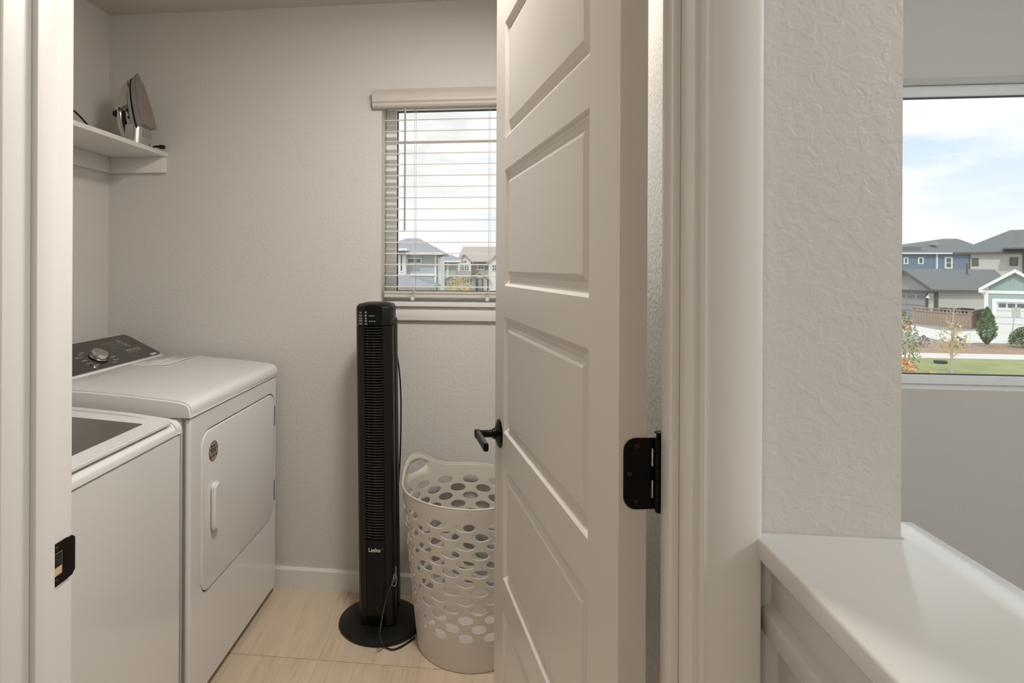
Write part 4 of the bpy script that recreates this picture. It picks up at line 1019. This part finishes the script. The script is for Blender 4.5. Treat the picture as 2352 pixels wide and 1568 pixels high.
# --- beige two storey house, turned towards us
def turned(px, Y, ph):
    c0 = at(px, 616, Y); nx, ny = -math.sin(ph), math.cos(ph)
    def f(px_, py_, off=0.0):
        r = ray(px_, py_); t_ = (c0.x * nx + c0.y * ny - off) / (r.x * nx + r.y * ny)
        qx, qy = r.x * t_ - c0.x, r.y * t_ - c0.y
        return qx * math.cos(ph) + qy * math.sin(ph), EYE + r.z * t_
    return c0, f
EPH = math.radians(-36); ec, el = turned(2225, 66.0, EPH)
eh = empty('beige_house', 'pale beige two storey house with brown trim and a hip roof, far right', 'house', loc=(ec.x, ec.y, 0), rot=(0, 0, EPH))
ze = el(2225, 581.5)[1]; ex1 = el(2350, 600)[0] + 5.0
box('wall', (0, 0, GZ), (ex1, 6.5, ze), 'siding_beige', eh)
xp, zp = el(2321, 528, -3.25)
roof_hip('roof', -0.7, ex1 + 0.7, 0, 6.5, ze + 0.08, zp, xp + 0.7, ex1 + 0.7 - xp - 1.5, 'roof_slate', eh, 0.5)
gutter(eh, -1.2, ex1 + 0.8, -0.5, ze + 0.1, 'out_brown')
o_window(eh, el(2236, 600)[0], el(2244, 600)[0], el(2240, 608)[1], el(2240, 595.5)[1], 0, 'out_brown', 0.12)
o_window(eh, el(2323, 600)[0], el(2334, 600)[0], el(2329, 607.5)[1], el(2329, 594)[1], 0, 'out_brown', 0.12)
box('corner_board', (el(2348.5, 600)[0], -0.1, GZ), (el(2353, 600)[0], 0, ze), 'out_brown', eh)
box('corner_board', (-0.02, -0.1, GZ), (0.12, 0, ze), 'out_brown', eh)
wx = el(2313, 560)[0]
roof_hip('roof_wing', wx, ex1 + 2, -2.0, 2.0, ze + 0.5, el(2352, 545, 0)[1], 2.6, 1.5, 'roof_slate', eh, 0.3)
# --- grey garage, ridge along X, gable faces -X
gg = empty('grey_garage', 'low beige garage with dark grey roof and grey door, behind the wood fence', 'garage')
Yg = 58.0; Xg = at(2148.5, 690, Yg).x; zeg = at(2148, 664, Yg).z; Wd = 7.2; XgR = at(2300, 690, Yg).x
ym = Yg + Wd / 2; zr = at(2087, 618.5, ym).z
box('wall', (Xg, Yg, GZ), (XgR, Yg + Wd, zeg), 'siding_beige', gg)
bm = bmesh.new(); add_prism(bm, [(Yg, zeg - 0.25), (Yg + Wd, zeg - 0.25), (Yg + Wd, zeg), (ym, zr - 0.1), (Yg, zeg)], Xg - 0.02, Xg + 0.3, YZ); bm_done(bm, 'gable', 'shingle_wall', gg)
box('gable_trim', (Xg - 0.1, Yg - 0.05, zeg - 0.38), (Xg - 0.01, Yg + Wd, zeg - 0.18), 'out_brown', gg)
bm = bmesh.new(); ov = 0.5
xr = at(2283, 618.5, ym).x
s_g = (zr - zeg) / (Wd / 2)
v = [bm.verts.new(p_) for p_ in ((Xg - ov, Yg - ov, zeg - 0.1), (XgR + 0.8, Yg - ov, zeg - 0.1), (XgR + 0.8, Yg + Wd + ov, zeg - 0.1), (Xg - ov, Yg + Wd + ov, zeg - 0.1), (Xg - ov, ym, zr), (xr, ym, zr))]
bm.faces.new((v[0], v[1], v[5], v[4])); bm.faces.new((v[2], v[3], v[4], v[5])); bm.faces.new((v[1], v[2], v[5]))
rg_ = bm_done(bm, 'roof', 'roof_slate', gg, norm=False); sm_ = rg_.modifiers.new('t', 'SOLIDIFY'); sm_.thickness = 0.14; sm_.offset = 0
for ya_, yb_ in ((Yg - ov, ym), (Yg + Wd + ov, ym)):
    bm = bmesh.new(); add_prism(bm, [(ya_, zeg - 0.03), (yb_, zr + 0.07), (yb_, zr - 0.2), (ya_, zeg - 0.3)], Xg - ov - 0.08, Xg - ov, YZ); bm_done(bm, 'fascia', 'out_brown', gg)
gutter(gg, Xg - 0.5, XgR, Yg - ov, zeg - 0.05, 'out_brown')
box('downspout', (Xg + 0.0, Yg - 0.12, GZ), (Xg + 0.16, Yg - 0.01, zeg - 0.1), 'out_brown', gg)
box('corner_board', (Xg - 0.05, Yg - 0.03, GZ), (Xg, Yg + 0.15, zeg - 0.3), 'out_brown', gg)
gd = box('garage_door', (Xg - 0.04, Yg + 1.1, GZ), (Xg + 0.02, Yg + 6.3, GZ + 2.15), 'garage_grey', gg)
for i in range(1, 4): box('panel_joint', (Xg - 0.05, Yg + 1.1, GZ + i * 0.53), (Xg - 0.038, Yg + 6.3, GZ + i * 0.53 + 0.03), 'out_brown', gd)
for i in range(4): box('pane', (Xg - 0.06, Yg + 1.3 + i * 1.25, GZ + 1.72), (Xg - 0.038, Yg + 2.3 + i * 1.25, GZ + 2.03), 'pane_dark', gd)
box('door_trim', (Xg - 0.12, Yg + 0.9, GZ + 2.15), (Xg, Yg + 6.5, GZ + 2.35), 'out_brown', gg)
box('door_trim', (Xg - 0.12, Yg + 0.9, GZ), (Xg, Yg + 1.1, GZ + 2.15), 'out_brown', gg)
lathe('wall_lamp', [(0, 0.45), (0.05, 0.4), (0.22, 0.12), (0.22, 0.08), (0, 0.08)], 'out_white', gg, 12, Matrix.Translation((Xg - 0.2, Yg + 0.5, GZ + 1.75)))
vent_pipe(gg, at(2221, 630, Yg + 2.6), 1.0, 0.07, 'out_brown')
# --- teal garage, turned towards us
TPH = math.radians(-38); TC = at(2264, 690, 48.5)
def tl(px, py, off=0.0):
    """sightline onto the garage front plane -> local (u, z)"""
    r = ray(px, py); nx, ny = -math.sin(TPH), math.cos(TPH)
    d_ = (TC.x * nx + TC.y * ny) - off; t_ = d_ / (r.x * nx + r.y * ny)
    p = Vector((r.x * t_, r.y * t_, EYE + r.z * t_)); q = p - Vector((TC.x, TC.y, 0))
    return q.x * math.cos(TPH) + q.y * math.sin(TPH), p.z
tg = empty('teal_garage', 'pale teal garage with white gable trim and white garage door at right', 'garage', loc=(TC.x, TC.y, 0), rot=(0, 0, TPH))
xc = tl(2331, 650)[0]; half = xc; zrt = tl(2331, 618.5, 0.45)[1]
ue, zeo = tl(2247, 662, 0.45); slp = (zrt - zeo) / (xc - ue); zet = zeo + (0 - ue) * slp - 0.1; Td = 5.5
pentagon_y('wall', tg, xc, half, 0, Td, GZ, zet, zrt - 0.15, 'siding_teal')
zt0 = tl(2300, 671)[1]
hb_ = half - max(0, (zt0 + 0.12 - zet) / slp)
bm = bmesh.new(); add_prism(bm, [(xc - hb_, zt0 + 0.12), (xc + hb_, zt0 + 0.12), (xc, zrt - 0.2)], -0.03, 0, XZ); gb = bm_done(bm, 'gable', 'batten_teal', tg)
n_b = 15
for i in range(n_b):
    xb = xc - hb_ + (i + 0.5) * 2 * hb_ / n_b; zt = zt0 + 0.12 + (hb_ - abs(xb - xc)) * slp - 0.05
    if zt > zt0 + 0.25: box('batten', (xb - 0.03, -0.065, zt0 + 0.12), (xb + 0.03, -0.028, zt), 'batten_teal', gb)
box('band_board', (0, -0.09, zt0 - 0.1), (2 * half, 0, zt0 + 0.12), 'out_white', tg)
ovx = -ue - 0.02
roof_gable(tg, 0, 2 * half, 0, Td, zet + 0.1, zrt, 'roof_slate', 'y', 0.40)
fascia_gable_y(tg, xc, half, -0.40, zet + 0.1, zrt + 0.02, 'out_white', 0.24, ovx)
box('soffit_return', (ue, -0.42, zeo - 0.28), (0.02, 0, zeo - 0.12), 'out_white', tg)
box('corner_board', (-0.03, -0.06, GZ), (0.14, 0, zet - 0.05), 'out_white', tg)
tube('downspout', [(-0.35, -0.3, zeo - 0.25), (-0.1, -0.12, zet - 0.55), (-0.04, -0.12, zet - 0.8), (-0.04, -0.12, GZ)], 0.05, 'out_white', tg, 8)
gx0 = tl(2288.5, 700)[0]; gx1 = 2 * xc - gx0; gz1 = tl(2290, 692)[1]
gd = box('garage_door', (gx0, -0.02, GZ), (gx1, 0.06, gz1), 'garage_white', tg)
for i in range(1, 5): box('panel_joint', (gx0, -0.028, GZ + i * (gz1 - GZ) / 4.4), (gx1, -0.018, GZ + i * (gz1 - GZ) / 4.4 + 0.03), 'garage_grey', gd)
for i in range(4):
    wx = gx0 + 0.12 + i * (gx1 - gx0) / 4.0
    box('pane', (wx, -0.035, gz1 - 0.42), (wx + (gx1 - gx0) / 4.0 * 0.80, -0.018, gz1 - 0.12), 'pane_dark', gd)
for a_, b_ in (((gx0 - 0.22, GZ), (gx0, gz1 + 0.2)), ((gx1, GZ), (gx1 + 0.22, gz1 + 0.2)), ((gx0, gz1), (gx1, gz1 + 0.2))):
    box('door_trim', (a_[0], -0.13, a_[1]), (b_[0], 0, b_[1]), 'out_white', tg)
# --- wooden fence: two runs of boards with a slatted top
fe = empty('wood_fence', 'brown wooden fence with slatted top in front of the grey garage', 'fence')
fa, fb, fc = on(2096, 741, GZ), on(2231, 754, GZ), on(2263, 747, GZ)
board_me = None; nb = 0
def fence_run(p, q, h=1.32):
    global board_me
    d_ = (q - p); ln = d_.length; u = d_.normalized(); ang = math.atan2(u.y, u.x)
    nbd = int(ln / 0.235)
    for i in range(nbd):
        c_ = p + u * ((i + 0.5) * ln / nbd)
        if board_me is None:
            bm = bmesh.new(); add_box(bm, (-0.112, -0.012, 0), (0.112, 0.012, h * 0.76)); o = bm_done(bm, 'board', 'fence_wood', fe); board_me = o.data
        else: o = link('board', board_me, None, fe)
        o.location = (c_.x, c_.y, GZ); o.rotation_euler = (0, 0, ang)
    M = Matrix.Translation((p.x, p.y, GZ)) @ Matrix.Rotation(ang, 4, 'Z')
    for za, zb, th_ in ((h * 0.75, h * 0.81, 0.05), (h * 0.95, h, 0.07), (0.2, 0.28, 0.0)):
        bm = bmesh.new(); add_box(bm, (0, -0.02 - th_, za), (ln, 0.06, zb), M) if th_ else add_box(bm, (0, 0.013, za), (ln, 0.06, zb), M); bm_done(bm, 'rail', 'fence_wood', fe)
    bm = bmesh.new(); k_ = int(ln / 0.26)
    for i in range(k_): add_box(bm, (i * ln / k_, -0.01, h * 0.81), (i * ln / k_ + 0.12, 0.02, h * 0.95), M)
    o = bm_done(bm, 'top_slats', 'fence_wood', fe); o['kind'] = 'stuff'
    for i in range(int(ln / 2.4) + 1):
        s_ = min(i * 2.4, ln - 0.1); bm = bmesh.new(); add_box(bm, (s_, 0.03, 0), (s_ + 0.1, 0.13, h), M); bm_done(bm, 'post', 'fence_wood', fe)
fence_run(fa, fb); fence_run(fb, fc)
# wheeled bins behind the fence
def wheeled_bin(px, label):
    p = at(px, 709, 56.6); r = empty('wheeled_bin', label, 'bin', loc=(p.x, 56.6, GZ))
    bm = bmesh.new(); lo_ = rrect(-0.34, 0.34, -0.30, 0.30, 0.06, 3); hi_ = rrect(-0.44, 0.44, -0.38, 0.38, 0.07, 3)
    a = [bm.verts.new((u, v, 0.06)) for u, v in lo_]; b = [bm.verts.new((u, v, 0.95)) for u, v in hi_]
    bm.faces.new(a); bm.faces.new(b[::-1]); n = len(a)
    for k in range(n): bm.faces.new((a[k], a[(k + 1) % n], b[(k + 1) % n], b[k]))
    bm_done(bm, 'tub', 'car_dark', r, True, 40)
    prism('lid', [(-0.47, 0.95), (0.47, 0.95), (0.47, 1.0), (0.30, 1.07), (-0.30, 1.09), (-0.47, 1.0)], -0.42, 0.42, XZ, 'car_dark', r, bev=0.015)
    for s_ in (-1, 1): lathe('wheel', [(0, -0.03), (0.11, -0.03), (0.12, 0), (0.11, 0.03), (0, 0.03)], 'fan_dark', r, 14, frame_mtx((s_ * 0.38, 0.28, 0.12), (s_, 0, 0)))
wheeled_bin(2177, 'dark wheeled bin behind the fence, left of the two, only its lid showing')
wheeled_bin(2218, 'dark wheeled bin behind the fence, right of the two, only its lid showing')

# --- planting
def leafcloud(bm, n, fnc, sz, rnd):
    for _ in range(n):
        p = fnc(); a = Vector((rnd.uniform(-1, 1), rnd.uniform(-1, 1), rnd.uniform(-1, 1))).normalized(); b = a.orthogonal().normalized(); s_ = sz * rnd.uniform(0.6, 1.3)
        c_ = a.cross(b)
        v = [bm.verts.new(p + b * s_), bm.verts.new(p + c_ * s_ * 0.5), bm.verts.new(p - b * s_), bm.verts.new(p - c_ * s_ * 0.5)]
        bm.faces.new(v)
rn = random.Random(3)
def foliage(name, n, fnc, sz, m, par):
    bm = bmesh.new(); leafcloud(bm, n, fnc, sz, rn); o = bm_done(bm, name, m, par, norm=False); o['kind'] = 'stuff'; return o
# arborvitae
ap = on(2267, 796, GZ); av = empty('arborvitae', 'narrow conical green evergreen standing in the mulch before the teal garage', 'tree')
hA = at(2267, 706, ap.y).z - GZ
def f_av():
    t_ = rn.random() ** 0.9; r = 0.46 * (math.sin(min(1, t_ * 2.2) * PI / 2)) * (1 - t_ ** 2.2) ** 0.8 + 0.02; a = rn.uniform(0, 2 * PI); rr = r * rn.uniform(0.7, 1.0 + 0.22 * math.sin(a * 5 + t_ * 23))
    return Vector((ap.x + rr * math.cos(a), ap.y + rr * math.sin(a), GZ + 0.12 + t_ * (hA - 0.1)))
foliage('foliage', 6500, f_av, 0.042, 'leaf_green', av)
tube('trunk', [(ap.x, ap.y, GZ), (ap.x, ap.y, GZ + hA * 0.7)], 0.05, 'bark_pale', av, 7)
# juniper at the right edge
jp = on(2350, 798, GZ); ju = empty('juniper_bush', 'bushy green juniper at the right edge in the mulch', 'bush')
def f_ju():
    a = rn.uniform(0, 2 * PI); e_ = rn.uniform(0.05, 1) * PI / 2; r = rn.uniform(0.6, 1.0) * 0.62
    return Vector((jp.x + r * math.cos(a) * math.cos(e_) * 1.1, jp.y + r * math.sin(a) * math.cos(e_), GZ + 0.1 + r * math.sin(e_) * 1.7))
foliage('foliage', 2600, f_ju, 0.055, 'leaf_green', ju)
for k in range(5): a = k * 1.3; tube('stem', [(jp.x, jp.y, GZ), (jp.x + 0.3 * math.cos(a), jp.y + 0.3 * math.sin(a), GZ + 0.7)], 0.02, 'bark_pale', ju, 5)
# young tree on the lawn
tp0 = on(2185, 862, GZ); yt = empty('young_tree', 'slender young tree with sparse yellow leaves on the lawn', 'tree')
top = at(2193, 694, tp0.y)
tube('trunk', [(tp0.x, tp0.y, GZ), (tp0.x + 0.02, tp0.y, GZ + 1.1), (tp0.x + 0.05, tp0.y, GZ + 2.2), (top.x, tp0.y, top.z)], 0, 'bark_pale', yt, 8, radii=[0.055, 0.045, 0.03, 0.008])
tips = []
for k in range(22):
    h_ = 0.75 + k * (top.z - GZ - 0.9) / 22; a = k * 2.4; ln = 0.75 * (1 - k / 30) if k < 12 else 0.34
    b0 = Vector((tp0.x + 0.02 * h_, tp0.y, GZ + h_)); b1 = b0 + Vector((math.cos(a) * ln * 0.6, math.sin(a) * ln * 0.6, ln * 0.45)); b2 = b0 + Vector((math.cos(a) * ln * (0.95 if k < 12 else 0.5), math.sin(a) * ln * 0.9, ln * 1.0))
    tube('branch', [b0, b1, b2], 0, 'bark_pale', yt, 5, radii=[0.014, 0.010, 0.004]); tips.append((b0, b1, b2))
def f_yt():
    b0, b1, b2 = rn.choice(tips[:14] + tips[:6]); t_ = rn.random(); p = b0.lerp(b1, t_) if rn.random() < 0.6 else b1.lerp(b2, t_ * 0.6)
    return p + Vector((rn.gauss(0, 0.05), rn.gauss(0, 0.05), rn.gauss(0, 0.05)))
foliage('foliage', 420, f_yt, 0.05, 'leaf_yellow', yt)
# shrub at the left edge of the stair window
def blob_bush(name, label, c, h, r, n, m, sz, cat='bush'):
    e_ = empty(name, label, cat)
    def f():
        a = rn.uniform(0, 2 * PI); z_ = rn.random(); rr = r * math.sin(PI * min(1, 0.15 + 0.85 * z_)) ** 0.6 * rn.uniform(0.5, 1)
        return Vector((c.x + rr * math.cos(a), c.y + rr * math.sin(a), c.z + 0.05 + z_ * h))
    foliage('foliage', n, f, sz, m, e_)
    for k in range(4): a = k * 1.6; tube('stem', [(c.x, c.y, c.z), (c.x + r * 0.4 * math.cos(a), c.y + r * 0.4 * math.sin(a), c.z + h * 0.6)], 0.02, 'bark_pale', e_, 5)
    return e_
blob_bush('autumn_shrub', 'yellow orange autumn shrub at the lower left of the stair window', on(2075, 885, GZ), 1.0, 0.55, 700, 'leaf_orange', 0.06)
blob_bush('pine_sapling', 'tall loose green sapling at the left edge of the stair window', on(2072, 862, GZ), 2.6, 0.62, 900, 'leaf_olive', 0.07, 'tree')
blob_bush('low_shrub', 'low pale yellow shrub on the lawn at the sill line', on(2139, 872, GZ), 0.28, 0.34, 260, 'leaf_yellow', 0.05)
blob_bush('plum_shrub', 'small dark plum shrub in the mulch left of the young tree', on(2121, 797, GZ), 0.6, 0.32, 110, 'leaf_plum', 0.06)
blob_bush('plum_shrub', 'small dark plum shrub in the mulch just behind the young tree', on(2200, 797, GZ), 0.55, 0.32, 130, 'leaf_plum', 0.06)
# street sign seen from behind, leaning
sp0 = on(2321, 793, GZ); sgn = empty('street_sign', 'pale leaning sign post with blank sign panels by the driveway', 'sign')
s1 = at(2333, 703, sp0.y)
tube('post', [(sp0.x, sp0.y, GZ), (s1.x, sp0.y, s1.z)], 0.035, 'sign_back', sgn, 8)
for u0, u1 in ((2324, 2330), (2334, 2344)):
    a_ = at(u0, 729, sp0.y - 0.05); b_ = at(u1, 706, sp0.y - 0.05)
    box('sign_panel', (a_.x, sp0.y - 0.06, a_.z), (b_.x, sp0.y - 0.04, b_.z), 'sign_back', sgn)
# utility cover in the lawn
up_ = on(2160, 834, GZ)
ub_ = box('utility_box', (up_.x - 0.22, up_.y - 0.15, GZ), (up_.x + 0.22, up_.y + 0.15, GZ + 0.13), 'utility_green', None, bev=0.03); tag(ub_, 'small dark utility box lying in the lawn', 'box')
# mailbox post at left edge
mp_ = on(2083, 760, GZ); lathe('bollard', [(0, 0), (0.17, 0), (0.17, 0.6), (0.22, 0.62), (0.22, 0.72), (0.1, 0.85), (0, 0.87)], 'orange_hydrant', None, 14, Matrix.Translation((mp_.x, mp_.y, GZ + 0.0)))
tag(bpy.data.objects['bollard'], 'short salmon coloured post at the left edge by the alley', 'post')

# --- houses beyond the laundry window
lh = empty('pale_grey_house', 'pale grey two storey house with white corner boards beyond the laundry window', 'house')
Yl = 45.0
def lx(px): return at(px, 616, Yl).x
def lz(py, px=960): return at(px, py, Yl).z
xr_ = lx(1003)
box('wall', (lx(935), Yl, GZ), (xr_, Yl + 5, lz(583)), 'siding_grey', lh)
box('wall_bay', (lx(860), Yl - 0.6, GZ), (lx(935), Yl + 5, lz(583)), 'siding_white', lh)
roof_hip('roof', lx(850), xr_, Yl - 0.4, Yl + 5, lz(581), lz(553) + 0.3, lx(925) - lx(850), 1.6, 'roof_pale', lh, 0.5)
gutter(lh, lx(935), xr_ + 0.5, Yl - 0.8, lz(580), 'out_white')
box('fascia', (lx(860), Yl - 1.5, lz(576)), (lx(941), Yl - 0.6, lz(571.5)), 'out_white', lh)
box('corner_board', (lx(998.5), Yl - 0.08, GZ), (lx(1002), Yl, lz(583)), 'out_white', lh)
box('band_board', (lx(935), Yl - 0.1, lz(633)), (xr_, Yl, lz(628)), 'out_white', lh)
o_window(lh, lx(937), lx(966), lz(603), lz(594.5), Yl, fw=0.07, cols=2)
o_window(lh, lx(923), lx(927), lz(622), lz(586), Yl - 0.6, fw=0.09)
roof_hip('roof_lower', lx(905), lx(1003), Yl - 4, Yl - 0.2, lz(652), lz(632), lx(925) - lx(905) + 0.2, lx(1003) - lx(945), 'roof_pale', lh, 0.3)
box('wall_lower', (lx(905), Yl - 3.9, GZ), (lx(1000), Yl, lz(653)), 'siding_white', lh)
box('chase', (lx(1004), Yl + 0.3, GZ), (lx(1011), Yl + 4, lz(590)), 'out_white', lh)
vent_pipe(lh, at(976, 578, Yl + 1.5), 0.5); vent_pipe(lh, at(1002, 580, Yl + 1.0), 0.4)
ml = empty('sage_house', 'sage sided house with slate roof between the grey house and the townhouses', 'house')
Ym = 52.6
def mx_(px): return at(px, 616, Ym).x
def mz(py, px=1030): return at(px, py, Ym).z
box('wall', (mx_(1011), Ym, GZ), (mx_(1047), Ym + 2.8, mz(597)), 'siding_sage', ml)
box('corner_board', (mx_(1026), Ym - 0.08, GZ), (mx_(1031), Ym, mz(600)), 'out_white', ml)
roof_hip('roof', mx_(1005), mx_(1055), Ym, Ym + 2.8, mz(599), mz(584), mx_(1030) - mx_(1005), 0.8, 'roof_pale', ml, 0.5)
gutter(ml, mx_(1005), mx_(1060), Ym - 0.6, mz(598), 'out_white')
roof_hip('roof_lower', mx_(1012), mx_(1060), Ym - 1.4, Ym, mz(648), mz(636), 1.0, 1.0, 'roof_pale', ml, 0.2)
box('wall_lower', (mx_(1014), Ym - 1.3, GZ), (mx_(1052), Ym, mz(648)), 'siding_white', ml)
th_ = empty('townhouse_row', 'white and sage townhouses with a tan shingle roof beyond the laundry window', 'house')
Yw = 58.0
def tx(px): return at(px, 616, Yw).x
def tz(py, px=1090): return at(px, py, Yw).z
box('wall', (tx(1050), Yw, GZ), (tx(1250), Yw + 10, tz(603)), 'siding_sage', th_)
bm = bmesh.new(); xa, xb = tx(1057.5), tx(1260)
v = [bm.verts.new(p_) for p_ in ((tx(1048), Yw - 0.5, tz(602)), (xb, Yw - 0.5, tz(602)), (xb, Yw + 5, tz(562)), (xa, Yw + 5, tz(562)), (tx(1048), Yw + 10.5, tz(602)), (xb, Yw + 10.5, tz(602)))]
bm.faces.new((v[0], v[1], v[2], v[3])); bm.faces.new((v[3], v[2], v[5], v[4])); bm.faces.new((v[0], v[3], v[4])); bm.faces.new((v[1], v[5], v[2])); bm.faces.new((v[0], v[4], v[5], v[1])); bm_done(bm, 'roof', 'roof_tan', th_)
gutter(th_, tx(1048), xb, Yw - 0.5, tz(601), 'out_brown')
def gable_bay(x0, x1, zp, ze_, zb=GZ, m='siding_white', dep=1.2):
    xc_, hf = (x0 + x1) / 2, (x1 - x0) / 2
    pentagon_y('gable_bay', th_, xc_, hf, Yw - dep, Yw + 3, zb, ze_, zp - 0.15, m)
    roof_gable(th_, x0, x1, Yw - dep, Yw + 3, ze_ + 0.08, zp, 'roof_tan', 'y', 0.25, 0.12)
gable_bay(tx(1052), tx(1083), tz(583), tz(600)); gable_bay(tx(1122), tx(1160), tz(583), tz(602))
for a_, b_ in ((1058.5, 1066.5), (1069, 1077.5)): o_window(th_, tx(a_), tx(b_), tz(620), tz(607), Yw - 1.2, fw=0.06, cols=2, rows=3)
for a_, b_ in ((1059, 1067), (1069, 1078)): o_window(th_, tx(a_), tx(b_), tz(648), tz(637), Yw - 1.2, fw=0.06, cols=2, rows=3)
o_window(th_, tx(1099), tx(1110), tz(617), tz(607), Yw, fw=0.12, cols=2, rows=2)
o_window(th_, tx(1131), tx(1140), tz(621), tz(608), Yw - 1.2, fw=0.06, cols=2, rows=2)
xc_ = tx(1102)
pentagon_y('entry_gable', th_, xc_, tx(1120) - xc_, Yw - 1.6, Yw + 0.1, GZ, tz(636), tz(625), 'stone')
roof_gable(th_, tx(1084), tx(1120), Yw - 1.6, Yw, tz(636), tz(624), 'roof_tan', 'y', 0.2, 0.12)
box('entry_recess', (tx(1094), Yw - 1.65, GZ), (tx(1111), Yw - 1.58, tz(638)), 'pane_dark', th_)
box('entry_door', (tx(1099), Yw - 1.72, GZ), (tx(1108), Yw - 1.62, tz(640)), 'garage_grey', th_)
yt2 = empty('yellow_tree', 'low leafy tree turning yellow in front of the townhouses', 'tree')
pc = at(1056, 655, 42); cz_ = pc.z
def f_y2():
    a = rn.uniform(0, 2 * PI); e_ = rn.uniform(-1, 1); r = rn.random() ** 0.4
    return Vector((pc.x + 1.0 * r * math.cos(a) * math.sqrt(1 - e_ * e_), 42 + 1.0 * r * math.sin(a) * math.sqrt(1 - e_ * e_), cz_ - 0.25 + 1.0 * r * e_))
foliage('foliage', 1300, f_y2, 0.055, 'leaf_yellow', yt2)
tube('trunk', [(pc.x, 42, GZ), (pc.x, 42, cz_)], 0.06, 'bark_pale', yt2, 7)
